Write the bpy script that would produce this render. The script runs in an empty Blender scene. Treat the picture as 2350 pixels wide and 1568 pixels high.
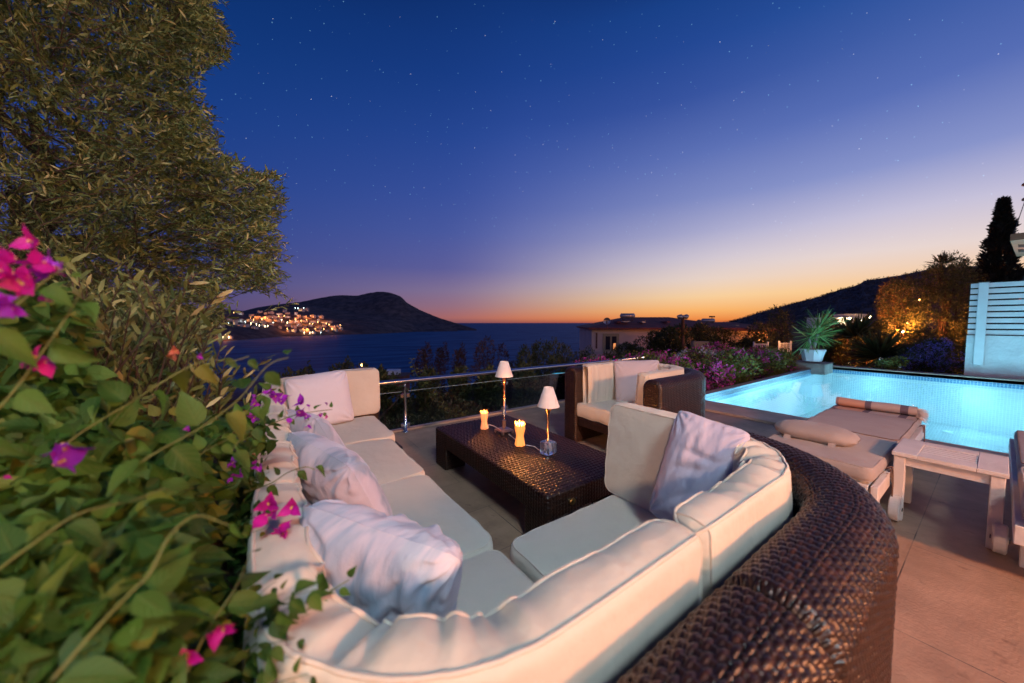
import bpy, math, random
import numpy as np
rng = np.random.default_rng(7); random.seed(7)
SC = bpy.context.scene; COL = SC.collection
R = math.radians; PI = math.pi
# ------------------------------------------------------------------ camera
AZ, PITCH, H, FPX = R(54.8), math.atan(43/793.), 1.3, 793.
cd = bpy.data.cameras.new('camera'); cam = bpy.data.objects.new('camera', cd); COL.objects.link(cam)
cam.location = (0, 0, H); cam.rotation_euler = (PI/2-PITCH, 0, AZ-PI/2)
cd.sensor_width = 36; cd.lens = FPX/2350*36; cd.clip_start = .02; cd.clip_end = 120000
cd.dof.use_dof = True; cd.dof.focus_distance = 2.6; cd.dof.aperture_fstop = 1.9
SC.camera = cam
SC.render.resolution_x = 1024; SC.render.resolution_y = 683
# ------------------------------------------------------------------ view
SC.view_settings.view_transform = 'Standard'; SC.view_settings.look = 'None'
SC.view_settings.exposure = 0; SC.view_settings.gamma = 1
# ------------------------------------------------------------------ world: dusk sky
def lin(c):
    c = np.array(c[:3], float)/255
    c = np.where(c <= .04045, c/12.92, ((c+.055)/1.055)**2.4)
    return (float(c[0]), float(c[1]), float(c[2]), 1)
W = bpy.data.worlds.new('World'); SC.world = W; W.use_nodes = True
nt = W.node_tree; N = nt.nodes; L = nt.links; N.clear()
def nd(t, nt_=None, **kw):
    n = (nt_ or nt).nodes.new(t)
    for k, v in kw.items(): setattr(n, k, v)
    return n
tc = nd('ShaderNodeTexCoord'); sep = nd('ShaderNodeSeparateXYZ'); L.new(tc.outputs['Generated'], sep.inputs[0])
def ramp(stops):
    r = nd('ShaderNodeValToRGB'); e = r.color_ramp.elements
    while len(e) > 1: e.remove(e[-1])
    e[0].position = stops[0][0]; e[0].color = lin(stops[0][1])
    for p, c in stops[1:]:
        q = e.new(p); q.color = lin(c)
    r.color_ramp.interpolation = 'LINEAR'
    return r
mz = nd('ShaderNodeMath', operation='MULTIPLY'); L.new(sep.outputs['Z'], mz.inputs[0]); mz.inputs[1].default_value = 1/.7
def el(y, x): return max(0, math.sin(math.atan((741-y)/math.hypot(793, x-1175))))/.7
glow = ramp([(0, (190, 92, 56)), (el(733, 1650), (242, 140, 68)), (el(712, 1650), (254, 184, 106)), (el(680, 1650), (249, 210, 160)), (el(640, 1650), (232, 212, 200)),
             (el(590, 1650), (206, 197, 210)), (el(530, 1650), (166, 167, 204)), (el(450, 1650), (126, 138, 194)), (el(350, 1650), (94, 114, 182)), (el(220, 1650), (56, 84, 160)),
             (el(100, 1650), (36, 72, 148)), (el(0, 1650), (26, 66, 138)), (1, (12, 34, 88))])
mid = ramp([(0, (140, 84, 84)), (el(730, 1150), (186, 110, 96)), (el(705, 1150), (164, 118, 128)), (el(670, 1150), (144, 122, 150)), (el(620, 1150), (102, 100, 158)),
            (el(540, 1150), (80, 94, 164)), (el(450, 1150), (62, 84, 160)), (el(330, 1150), (42, 73, 151)), (el(200, 1150), (27, 62, 136)), (el(0, 1150), (15, 51, 117)), (1, (8, 26, 74))])
lef = ramp([(0, (84, 74, 110)), (el(700, 620), (86, 78, 122)), (el(650, 620), (74, 78, 136)), (el(560, 620), (55, 74, 143)), (el(430, 620), (38, 68, 141)),
            (el(300, 620), (26, 62, 134)), (el(150, 620), (16, 55, 122)), (el(0, 620), (11, 48, 110)), (1, (6, 26, 70))])
for r_ in (glow, mid, lef): L.new(mz.outputs[0], r_.inputs[0])
# cosine of the azimuth distance from the afterglow
AG = AZ-math.atan((1780-1175)/793.)
cmb = nd('ShaderNodeCombineXYZ'); L.new(sep.outputs['X'], cmb.inputs[0]); L.new(sep.outputs['Y'], cmb.inputs[1])
nrm = nd('ShaderNodeVectorMath', operation='NORMALIZE'); L.new(cmb.outputs[0], nrm.inputs[0])
dt = nd('ShaderNodeVectorMath', operation='DOT_PRODUCT'); L.new(nrm.outputs[0], dt.inputs[0]); dt.inputs[1].default_value = (math.cos(AG), math.sin(AG), 0)
def mr(src, a, b, c=0., d=1., smooth=True):
    m = nd('ShaderNodeMapRange'); m.interpolation_type = 'SMOOTHSTEP' if smooth else 'LINEAR'
    L.new(src, m.inputs[0]); m.inputs[1].default_value = a; m.inputs[2].default_value = b; m.inputs[3].default_value = c; m.inputs[4].default_value = d
    return m.outputs[0]
dx_ = nd('ShaderNodeVectorMath', operation='DOT_PRODUCT'); L.new(nrm.outputs[0], dx_.inputs[0]); dx_.inputs[1].default_value = (-math.sin(AG), math.cos(AG), 0)
ang_ = nd('ShaderNodeMath', operation='ARCTAN2'); L.new(dx_.outputs['Value'], ang_.inputs[0]); L.new(dt.outputs['Value'], ang_.inputs[1])      # + to the left of the glow
aab = nd('ShaderNodeMath', operation='ABSOLUTE'); L.new(ang_.outputs[0], aab.inputs[0])
m1 = nd('ShaderNodeMix', data_type='RGBA'); L.new(mr(aab.outputs[0], R(78), R(36), smooth=False), m1.inputs[0]); L.new(lef.outputs[0], m1.inputs[6]); L.new(mid.outputs[0], m1.inputs[7])
m2 = nd('ShaderNodeMix', data_type='RGBA'); L.new(mr(aab.outputs[0], R(50), R(3)), m2.inputs[0]); L.new(m1.outputs[2], m2.inputs[6]); L.new(glow.outputs[0], m2.inputs[7])
# pale warm lift towards the strongest part of the glow
lift = ramp([(0, (214, 120, 60)), (.10, (252, 200, 136)), (.20, (238, 218, 210)), (.30, (206, 200, 222)), (.42, (140, 152, 206)), (.58, (86, 110, 182)), (.80, (40, 82, 156)), (1, (16, 40, 100))])
L.new(mz.outputs[0], lift.inputs[0])
m3 = nd('ShaderNodeMix', data_type='RGBA'); L.new(mr(ang_.outputs[0], R(16), R(-14), 0, .8), m3.inputs[0]); L.new(m2.outputs[2], m3.inputs[6]); L.new(lift.outputs[0], m3.inputs[7])
# stars
def stars(scale, thr, keep, col, amp):
    v = nd('ShaderNodeTexVoronoi'); v.inputs['Scale'].default_value = scale; L.new(tc.outputs['Generated'], v.inputs['Vector'])
    lt = nd('ShaderNodeMath', operation='LESS_THAN'); L.new(v.outputs['Distance'], lt.inputs[0]); lt.inputs[1].default_value = thr
    sp = nd('ShaderNodeSeparateColor'); L.new(v.outputs['Color'], sp.inputs[0])
    g = nd('ShaderNodeMath', operation='LESS_THAN'); L.new(sp.outputs[0], g.inputs[0]); g.inputs[1].default_value = keep
    a = nd('ShaderNodeMath', operation='MULTIPLY'); L.new(lt.outputs[0], a.inputs[0]); L.new(g.outputs[0], a.inputs[1])
    b = nd('ShaderNodeMath', operation='MULTIPLY'); L.new(a.outputs[0], b.inputs[0]); L.new(sp.outputs[1], b.inputs[1])
    c = nd('ShaderNodeMath', operation='MULTIPLY'); L.new(b.outputs[0], c.inputs[0]); c.inputs[1].default_value = amp
    f = nd('ShaderNodeMath', operation='MULTIPLY'); L.new(c.outputs[0], f.inputs[0]); L.new(mr(sep.outputs['Z'], .05, .3), f.inputs[1])
    s = nd('ShaderNodeVectorMath', operation='SCALE'); s.inputs[0].default_value = col; L.new(f.outputs[0], s.inputs['Scale'])
    return s.outputs[0]
ad = nd('ShaderNodeVectorMath', operation='ADD'); L.new(stars(80, .052, .30, (1, .93, .85), .9), ad.inputs[0]); L.new(stars(26, .024, .2, (1, .9, .82), .9), ad.inputs[1])
ad3 = nd('ShaderNodeVectorMath', operation='ADD'); L.new(ad.outputs[0], ad3.inputs[0]); L.new(stars(130, .10, .2, (.35, .8, .95), .5), ad3.inputs[1])
ad2 = nd('ShaderNodeVectorMath', operation='ADD'); L.new(m3.outputs[2], ad2.inputs[0]); L.new(ad3.outputs[0], ad2.inputs[1])
bg = nd('ShaderNodeBackground'); L.new(ad2.outputs[0], bg.inputs[0]); bg.inputs[1].default_value = 1.0
wo = nd('ShaderNodeOutputWorld'); L.new(bg.outputs[0], wo.inputs[0])
# ------------------------------------------------------------------ house lights and an added cool fill behind the camera, garden lamps
def lamp(name, loc, col, power, size=.12, kind='POINT', rot=None, spread=None, sy=None):
    l = bpy.data.lights.new(name, kind); l.color = col; l.energy = power
    if kind == 'POINT': l.shadow_soft_size = size
    if kind == 'AREA':
        l.shape = 'RECTANGLE'; l.size = size; l.size_y = sy or size
        if spread: l.spread = spread
    o = bpy.data.objects.new(name, l); COL.objects.link(o); o.location = loc
    if rot: o.rotation_euler = rot
    return o
lamp('porch_light', (-2.4, -1.6, 2.1), (1, .60, .37), 290, .10)
wl_ = lamp('cool_fill_light', (-.9, -5.2, 7.6), (.74, .93, 1.0), 62, 2.2, 'AREA', sy=1.4, spread=R(64))  # cool fill added to brighten the seats, not a known window
_d = np.array([1.3, 1.5, .3])-np.array(wl_.location); wl_.rotation_euler = (math.acos(-_d[2]/np.linalg.norm(_d)), 0, math.atan2(_d[1], _d[0])-PI/2)
dl_ = lamp('doorway_light', (1.6, -4.2, 2.5), (1, .36, .14), 185, .45, 'AREA', sy=.45, spread=R(125)); dl_.rotation_euler = (math.atan2(4.4, 2.2), 0, -.12)

# ------------------------------------------------------------------ helpers
FW = np.array([math.cos(AZ)*math.cos(PITCH), math.sin(AZ)*math.cos(PITCH), -math.sin(PITCH)])
RT = np.array([math.sin(AZ), -math.cos(AZ), 0.]); UP = np.cross(RT, FW)
def at(px, py, d): return np.array([0, 0, H])+d*(FW+(px-1175)/FPX*RT-(py-784)/FPX*UP)
def onz(px, py, z):
    r = FW+(px-1175)/FPX*RT-(py-784)/FPX*UP
    return np.array([0, 0, H])+r*((z-H)/r[2])
def proj(P):
    v = np.asarray(P)-np.array([0, 0, H]); d = v@FW
    return 1175+FPX*(v@RT)/d, 784-FPX*(v@UP)/d, d
def tag(o, label=None, cat=None, group=None, kind=None):
    if label: o['label'] = label
    if cat: o['category'] = cat
    if group: o['group'] = group
    if kind: o['kind'] = kind
    return o
def thing(name, loc, label, cat, group=None):
    o = bpy.data.objects.new(name, None); COL.objects.link(o); o.location = tuple(float(v) for v in loc); o.empty_display_size = .1
    return tag(o, label, cat, group)
def root_loc(p):
    l = np.zeros(3)
    while p is not None: l += np.array(p.location); p = p.parent
    return l
def mk(name, V, faces, mat, parent=None, smooth=True, uv=None, midx=None):
    V = np.asarray(V, np.float64)
    if parent is not None: V = V-root_loc(parent)
    else: pass
    fl = [np.asarray(f, np.int32) for f in (faces if isinstance(faces, list) else [faces]) if len(f)]
    me = bpy.data.meshes.new(name); me.vertices.add(len(V)); me.vertices.foreach_set('co', V.astype(np.float32).ravel())
    lv = np.concatenate([f.ravel() for f in fl]); ct = np.concatenate([np.full(len(f), f.shape[1], np.int32) for f in fl])
    st = np.concatenate([[0], np.cumsum(ct)[:-1]]).astype(np.int32)
    me.loops.add(len(lv)); me.loops.foreach_set('vertex_index', lv); me.polygons.add(len(ct)); me.polygons.foreach_set('loop_start', st)
    me.polygons.foreach_set('use_smooth', np.full(len(ct), bool(smooth)))
    for m in (mat if isinstance(mat, (list, tuple)) else [mat]): me.materials.append(m)
    if midx is not None: me.polygons.foreach_set('material_index', np.asarray(midx, np.int32))
    if uv is not None:
        u = me.uv_layers.new(name='UVMap'); u.data.foreach_set('uv', np.asarray(uv, np.float32)[lv].ravel())
    me.update(calc_edges=True); me.validate()
    o = bpy.data.objects.new(name, me); COL.objects.link(o)
    if parent is not None: o.parent = parent
    return o
def grid_faces(a, b, off=0, ca_=False, cb=False):
    i = np.arange(a if ca_ else a-1); j = np.arange(b if cb else b-1)
    I, J = np.meshgrid(i, j, indexing='ij'); I2 = (I+1) % a; J2 = (J+1) % b
    return (np.stack([I*b+J, I2*b+J, I2*b+J2, I*b+J2], -1).reshape(-1, 4)+off)
class MB:
    def __init__(s): s.V = []; s.F = {}; s.n = 0; s.M = {}
    def add(s, V, faces, m=0):
        V = np.asarray(V, float).reshape(-1, 3)
        for f in (faces if isinstance(faces, list) else [faces]):
            f = np.asarray(f, np.int64)
            if len(f): s.F.setdefault(f.shape[1], []).append(f+s.n); s.M.setdefault(f.shape[1], []).append(np.full(len(f), m))
        s.V.append(V); s.n += len(V); return s
    def box(s, c, d, rz=0, bev=0, m=0):
        c = np.array(c, float); h = np.array(d, float)/2
        if bev > 0:
            b = min(bev, h.min()*.9); P = []
            for sx in (-1, 1):
                for sy in (-1, 1):
                    for sz in (-1, 1):
                        for k in range(3):
                            q = h.copy()-b; q[k] += b; P.append(q*np.array([sx, sy, sz]))
            P = np.array(P); idx = lambda sx, sy, sz, k: (((sx > 0)*2+(sy > 0))*2+(sz > 0))*3+k
            F4 = []; F3 = []
            for k in range(3):
                for sg in (-1, 1):
                    o = [a for a in range(3) if a != k]; lp = []
                    for a, b2 in ((-1, -1), (1, -1), (1, 1), (-1, 1)):
                        q = [0, 0, 0]; q[k] = sg; q[o[0]] = a; q[o[1]] = b2; lp.append(idx(*q, k))
                    F4.append(lp if (sg > 0) == (k != 1) else lp[::-1])
            for k in range(3):
                o = [a for a in range(3) if a != k]
                for a in (-1, 1):
                    for b2 in (-1, 1):
                        q1 = [0, 0, 0]; q1[o[0]] = a; q1[o[1]] = b2; q1[k] = -1; q2 = list(q1); q2[k] = 1
                        F4.append([idx(*q1, o[0]), idx(*q2, o[0]), idx(*q2, o[1]), idx(*q1, o[1])])
            for sx in (-1, 1):
                for sy in (-1, 1):
                    for sz in (-1, 1): F3.append([idx(sx, sy, sz, 0), idx(sx, sy, sz, 1), idx(sx, sy, sz, 2)])
            F = [np.array(F4), np.array(F3)]
        else:
            P = np.array([[x, y, z] for x in (-1, 1) for y in (-1, 1) for z in (-1, 1)])*h
            F = np.array([[0, 1, 3, 2], [4, 6, 7, 5], [0, 4, 5, 1], [2, 3, 7, 6], [0, 2, 6, 4], [1, 5, 7, 3]])
        if rz: cs, sn = math.cos(rz), math.sin(rz); P = P@np.array([[cs, sn, 0], [-sn, cs, 0], [0, 0, 1]])
        return s.add(P+c, F, m)
    def tube(s, pts, r, n=8, m=0, cap=True):
        pts = np.asarray(pts, float); k = len(pts); r = np.broadcast_to(np.asarray(r, float), (k,))
        T = np.gradient(pts, axis=0); T /= np.linalg.norm(T, axis=1)[:, None]+1e-12
        ref = np.array([0, 0, 1.]) if abs(T[0][2]) < .9 else np.array([1., 0, 0])
        A = np.cross(T, ref); A /= np.linalg.norm(A, axis=1)[:, None]+1e-12; B = np.cross(T, A)
        th = np.arange(n)/n*2*PI
        V = pts[:, None]+r[:, None, None]*(A[:, None]*np.cos(th)[None, :, None]+B[:, None]*np.sin(th)[None, :, None])
        F = [grid_faces(k, n, 0, False, True)]
        if cap: F.append(np.array([list(range(n))[::-1], [(k-1)*n+i for i in range(n)]]))
        return s.add(V, F, m)
    def lathe(s, c, prof, n=20, m=0, rot=0, sq=None):
        prof = np.asarray(prof, float); th = np.arange(n)/n*2*PI+rot
        V = np.stack([np.outer(prof[:, 0], np.cos(th)), np.outer(prof[:, 0], np.sin(th)), np.repeat(prof[:, 1:2], n, 1)], -1)+np.array(c)
        return s.add(V, grid_faces(len(prof), n, 0, False, True), m)
    def build(s, name, mat, parent=None, smooth=False, uv=None):
        ks = sorted(s.F); return mk(name, np.concatenate(s.V), [np.concatenate(s.F[k]) for k in ks], mat, parent, smooth, uv, np.concatenate([np.concatenate(s.M[k]) for k in ks]))
def sn3(P, f, seed=0, oc=3):
    g = np.random.default_rng(seed); o = np.zeros(len(P)); a = 1.
    for k in range(oc):
        for _ in range(4):
            d = g.normal(size=3); d *= f*(2**k)/np.linalg.norm(d)
            o += a*np.sin(P@d+g.uniform(0, 6.28))
        a *= .55
    return o/4
# ------------------------------------------------------------------ materials
def mat(name): m = bpy.data.materials.new(name); m.use_nodes = True; return m, m.node_tree, m.node_tree.nodes['Principled BSDF']
def simple(name, col, rough=.6, metal=0., noise=.0, nscale=8, bump=0., bscale=60, spec=.5, trans=0., emis=None, es=0., coord='Object'):
    m, t, b = mat(name); b.inputs['Roughness'].default_value = rough; b.inputs['Metallic'].default_value = metal; b.inputs['Specular IOR Level'].default_value = spec
    b.inputs['Base Color'].default_value = (*col, 1)
    cdn = nd('ShaderNodeTexCoord', t)
    if noise > 0:
        n = nd('ShaderNodeTexNoise', t); n.inputs['Scale'].default_value = nscale; n.inputs['Detail'].default_value = 6; t.links.new(cdn.outputs[coord], n.inputs['Vector'])
        r = nd('ShaderNodeValToRGB', t); t.links.new(n.outputs[0], r.inputs[0]); e = r.color_ramp.elements
        e[0].position = .32; e[0].color = (*[c*(1-noise) for c in col], 1); e[1].position = .68; e[1].color = (*[min(1, c*(1+noise)) for c in col], 1)
        t.links.new(r.outputs[0], b.inputs['Base Color'])
    if bump > 0:
        n2 = nd('ShaderNodeTexNoise', t); n2.inputs['Scale'].default_value = bscale; n2.inputs['Detail'].default_value = 5; t.links.new(cdn.outputs[coord], n2.inputs['Vector'])
        bp_ = nd('ShaderNodeBump', t); bp_.inputs['Strength'].default_value = bump; bp_.inputs['Distance'].default_value = .02; t.links.new(n2.outputs[0], bp_.inputs['Height']); t.links.new(bp_.outputs[0], b.inputs['Normal'])
    if emis: b.inputs['Emission Color'].default_value = (*emis, 1); b.inputs['Emission Strength'].default_value = es
    return m
def leafmat(name, c1, c2, c3=None, transl=.3, rough=.45, scale=7.):
    m, t, b = mat(name); g = nd('ShaderNodeNewGeometry', t); r = nd('ShaderNodeValToRGB', t); t.links.new(g.outputs['Random Per Island'], r.inputs[0])
    e = r.color_ramp.elements; e[0].color = (*c1, 1); e[1].color = (*c2, 1)
    if c3: q = e.new(.86); q.color = (*c2, 1); e[-1].color = (*c3, 1)
    n = nd('ShaderNodeTexNoise', t); n.inputs['Scale'].default_value = scale; tcn = nd('ShaderNodeTexCoord', t); t.links.new(tcn.outputs['Object'], n.inputs['Vector'])
    mx = nd('ShaderNodeMix', t, data_type='RGBA', blend_type='MULTIPLY'); mx.inputs[0].default_value = .6; t.links.new(r.outputs[0], mx.inputs[6])
    r2 = nd('ShaderNodeValToRGB', t); t.links.new(n.outputs[0], r2.inputs[0]); r2.color_ramp.elements[0].position = .3; r2.color_ramp.elements[0].color = (.45, .45, .45, 1); r2.color_ramp.elements[1].position = .7; r2.color_ramp.elements[1].color = (1.4, 1.4, 1.4, 1)
    t.links.new(r2.outputs[0], mx.inputs[7])
    t.links.new(mx.outputs[2], b.inputs['Base Color']); b.inputs['Roughness'].default_value = rough; b.inputs['Specular IOR Level'].default_value = .4
    tr = nd('ShaderNodeBsdfTranslucent', t); t.links.new(mx.outputs[2], tr.inputs[0]); ms = nd('ShaderNodeMixShader', t); ms.inputs[0].default_value = transl
    t.links.new(b.outputs[0], ms.inputs[1]); t.links.new(tr.outputs[0], ms.inputs[2]); t.links.new(ms.outputs[0], t.nodes['Material Output'].inputs[0])
    return m
M = {}
# wicker: strand colour varies along the strand (UV in metres)
def wicker(name, bumpw=False):
    m, t, b = mat(name); u = nd('ShaderNodeUVMap', t); mp = nd('ShaderNodeMapping', t); mp.inputs['Scale'].default_value = (9, 80, 1); t.links.new(u.outputs[0], mp.inputs[0])
    n = nd('ShaderNodeTexNoise', t); n.inputs['Scale'].default_value = 1; n.inputs['Detail'].default_value = 2; t.links.new(mp.outputs[0], n.inputs['Vector'])
    r = nd('ShaderNodeValToRGB', t); t.links.new(n.outputs[0], r.inputs[0]); e = r.color_ramp.elements
    e[0].position = .3; e[0].color = (.010, .005, .004, 1); e[1].position = .74; e[1].color = (.058, .022, .011, 1); q = e.new(.54); q.color = (.022, .009, .006, 1)
    t.links.new(r.outputs[0], b.inputs['Base Color']); b.inputs['Roughness'].default_value = .36; b.inputs['Specular IOR Level'].default_value = .5
    return m
M['wicker'] = wicker('wicker')
def fabric(name, col, n=.06, blotch=None):
    m, t, b = mat(name); tcn = nd('ShaderNodeTexCoord', t); b.inputs['Roughness'].default_value = .85; b.inputs['Specular IOR Level'].default_value = .15
    b.inputs['Sheen Weight'].default_value = .15
    nn = nd('ShaderNodeTexNoise', t); nn.inputs['Scale'].default_value = 3.5; nn.inputs['Detail'].default_value = 5; t.links.new(tcn.outputs['Object'], nn.inputs['Vector'])
    r = nd('ShaderNodeValToRGB', t); t.links.new(nn.outputs[0], r.inputs[0]); e = r.color_ramp.elements; e[0].position = .3; e[1].position = .7
    e[0].color = (*[c*(1-n) for c in col], 1); e[1].color = (*[min(1, c*(1+n)) for c in col], 1); t.links.new(r.outputs[0], b.inputs['Base Color'])
    w = nd('ShaderNodeTexNoise', t); w.inputs['Scale'].default_value = 420; w.inputs['Detail'].default_value = 2; t.links.new(tcn.outputs['Object'], w.inputs['Vector'])
    w2 = nd('ShaderNodeTexNoise', t); w2.inputs['Scale'].default_value = 14; w2.inputs['Detail'].default_value = 3; t.links.new(tcn.outputs['Object'], w2.inputs['Vector'])
    bp1 = nd('ShaderNodeBump', t); bp1.inputs['Strength'].default_value = .25; bp1.inputs['Distance'].default_value = .002; t.links.new(w.outputs[0], bp1.inputs['Height'])
    bp2 = nd('ShaderNodeBump', t); bp2.inputs['Strength'].default_value = .6; bp2.inputs['Distance'].default_value = .012; t.links.new(w2.outputs[0], bp2.inputs['Height']); t.links.new(bp1.outputs[0], bp2.inputs['Normal']); t.links.new(bp2.outputs[0], b.inputs['Normal'])
    return m
M['cream'] = fabric('cream_canvas', (.60, .56, .48))
M['pipe'] = fabric('cream_piping', (.62, .56, .48))
M['white_fab'] = fabric('white_cotton', (.66, .66, .74))
M['grey_fab'] = fabric('grey_cotton', (.46, .44, .50))
M['taupe'] = fabric('taupe_canvas', (.36, .32, .31))
M['tie'] = fabric('brown_tie', (.16, .10, .08))
M['steel'] = simple('brushed_steel', (.62, .63, .66), .22, 1., .08, 30)
M['copper'] = simple('copper_tube', (.72, .38, .22), .25, 1.)
M['pewter'] = simple('pewter', (.45, .36, .33), .38, 1., .15, 40)
M['brass'] = simple('aged_brass', (.55, .33, .16), .35, 1.)
M['shade'] = simple('lamp_shade_paper', (.74, .66, .62), .9, 0, .04, 30, spec=.1)
M['cable'] = simple('white_cable', (.75, .72, .70), .4)
M['white_wood'] = simple('white_painted_wood', (.60, .57, .56), .6, 0, .08, 7, .22, 45)
M['dark'] = simple('black_rubber', (.02, .02, .02), .5)
M['gap'] = simple('dark_void', (.01, .008, .008), .9)
M['bark'] = simple('bark', (.055, .035, .025), .9, 0, .4, 12, .9, 30)
M['stem'] = simple('green_stem', (.12, .15, .04), .6, 0, .3, 20)
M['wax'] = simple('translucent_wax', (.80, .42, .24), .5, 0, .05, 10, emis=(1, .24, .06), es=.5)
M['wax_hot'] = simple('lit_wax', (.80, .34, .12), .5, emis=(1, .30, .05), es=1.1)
M['flame'] = simple('flame', (1, .8, .4), .5, emis=(1, .62, .25), es=14)
M['bulb'] = simple('warm_bulb', (1, .8, .5), .5, emis=(1, .50, .16), es=16)
M['bulb_w'] = simple('pale_bulb', (1, .9, .7), .5, emis=(1, .80, .45), es=14)
M['bulb_g'] = simple('cool_bulb', (.8, 1, 1), .5, emis=(.75, 1, .95), es=8)
M['olive'] = leafmat('olive_leaf', (.058, .10, .025), (.23, .275, .090), (.50, .48, .23), .25, .5, 2.2)
M['boug'] = leafmat('bougainvillea_leaf', (.020, .078, .008), (.075, .180, .020), (.19, .20, .024), .35, .55, 5)
def add_veins(m):
    t = m.node_tree; l = t.links.new; b = t.nodes['Principled BSDF']; src = b.inputs['Base Color'].links[0].from_socket; u = nd('ShaderNodeUVMap', t); s_ = nd('ShaderNodeSeparateXYZ', t); l(u.outputs[0], s_.inputs[0])
    ab = nd('ShaderNodeMath', t, operation='ABSOLUTE'); l(s_.outputs[1], ab.inputs[0]); k1 = nd('ShaderNodeMath', t, operation='MULTIPLY_ADD'); l(ab.outputs[0], k1.inputs[0]); k1.inputs[1].default_value = -.30; l(s_.outputs[0], k1.inputs[2])
    k2 = nd('ShaderNodeMath', t, operation='MULTIPLY'); l(k1.outputs[0], k2.inputs[0]); k2.inputs[1].default_value = 42; k3 = nd('ShaderNodeMath', t, operation='SINE'); l(k2.outputs[0], k3.inputs[0])
    v1 = nd('ShaderNodeMapRange', t); l(k3.outputs[0], v1.inputs[0]); v1.inputs[1].default_value = .72; v1.inputs[2].default_value = 1.; v2 = nd('ShaderNodeMapRange', t); l(ab.outputs[0], v2.inputs[0]); v2.inputs[1].default_value = .10; v2.inputs[2].default_value = .02
    mxx = nd('ShaderNodeMath', t, operation='MAXIMUM'); l(v1.outputs[0], mxx.inputs[0]); l(v2.outputs[0], mxx.inputs[1]); sc = nd('ShaderNodeMath', t, operation='MULTIPLY'); l(mxx.outputs[0], sc.inputs[0]); sc.inputs[1].default_value = .45
    mm = nd('ShaderNodeMix', t, data_type='RGBA'); l(sc.outputs[0], mm.inputs[0]); l(src, mm.inputs[6]); mm.inputs[7].default_value = (.14, .20, .045, 1); l(mm.outputs[2], b.inputs['Base Color'])
    bb = nd('ShaderNodeBump', t); bb.inputs['Strength'].default_value = .5; bb.inputs['Distance'].default_value = .003; bb.invert = True; l(mxx.outputs[0], bb.inputs['Height']); l(bb.outputs[0], b.inputs['Normal'])
add_veins(M['boug'])
M['bush'] = leafmat('bush_leaf', (.028, .045, .016), (.085, .105, .034), (.14, .12, .04), .25, .6, 1.2)
M['bush_y'] = leafmat('yellow_green_leaf', (.07, .095, .02), (.20, .20, .04), (.26, .19, .04), .3, .6, 1.2)
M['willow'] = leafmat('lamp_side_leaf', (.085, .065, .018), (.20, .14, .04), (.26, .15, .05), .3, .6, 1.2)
M['drybush'] = leafmat('dry_twig_leaf', (.035, .022, .018), (.075, .045, .035), None, .2, .7, 2)
M['cyp'] = leafmat('cypress_leaf', (.014, .016, .010), (.040, .036, .02), None, .1, .7, 3)
M['yucca'] = leafmat('yucca_blade', (.08, .22, .05), (.22, .46, .13), (.42, .5, .16), .2, .4, 4)
M['blue_fl'] = leafmat('plumbago_blossom', (.10, .10, .50), (.24, .22, .70), None, .2, .6, 3)
M['pink_fl'] = leafmat('pink_blossom', (.50, .03, .28), (.72, .10, .45), (.8, .25, .5), .3, .6, 3)
M['white_fl'] = leafmat('white_blossom', (.6, .5, .5), (.75, .7, .68), None, .2, .6, 3)
M['bract'] = leafmat('magenta_bract', (.50, .010, .40), (.66, .015, .36), None, .4, .5, 30)
M['bractp'] = leafmat('purple_bract', (.26, .015, .55), (.42, .025, .62), None, .4, .5, 30)
M['bractr'] = leafmat('faded_bract', (.45, .13, .09), (.5, .16, .10), None, .4, .5, 30)
M['fl_eye'] = simple('cream_flower_tube', (.75, .55, .18), .6)
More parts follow.
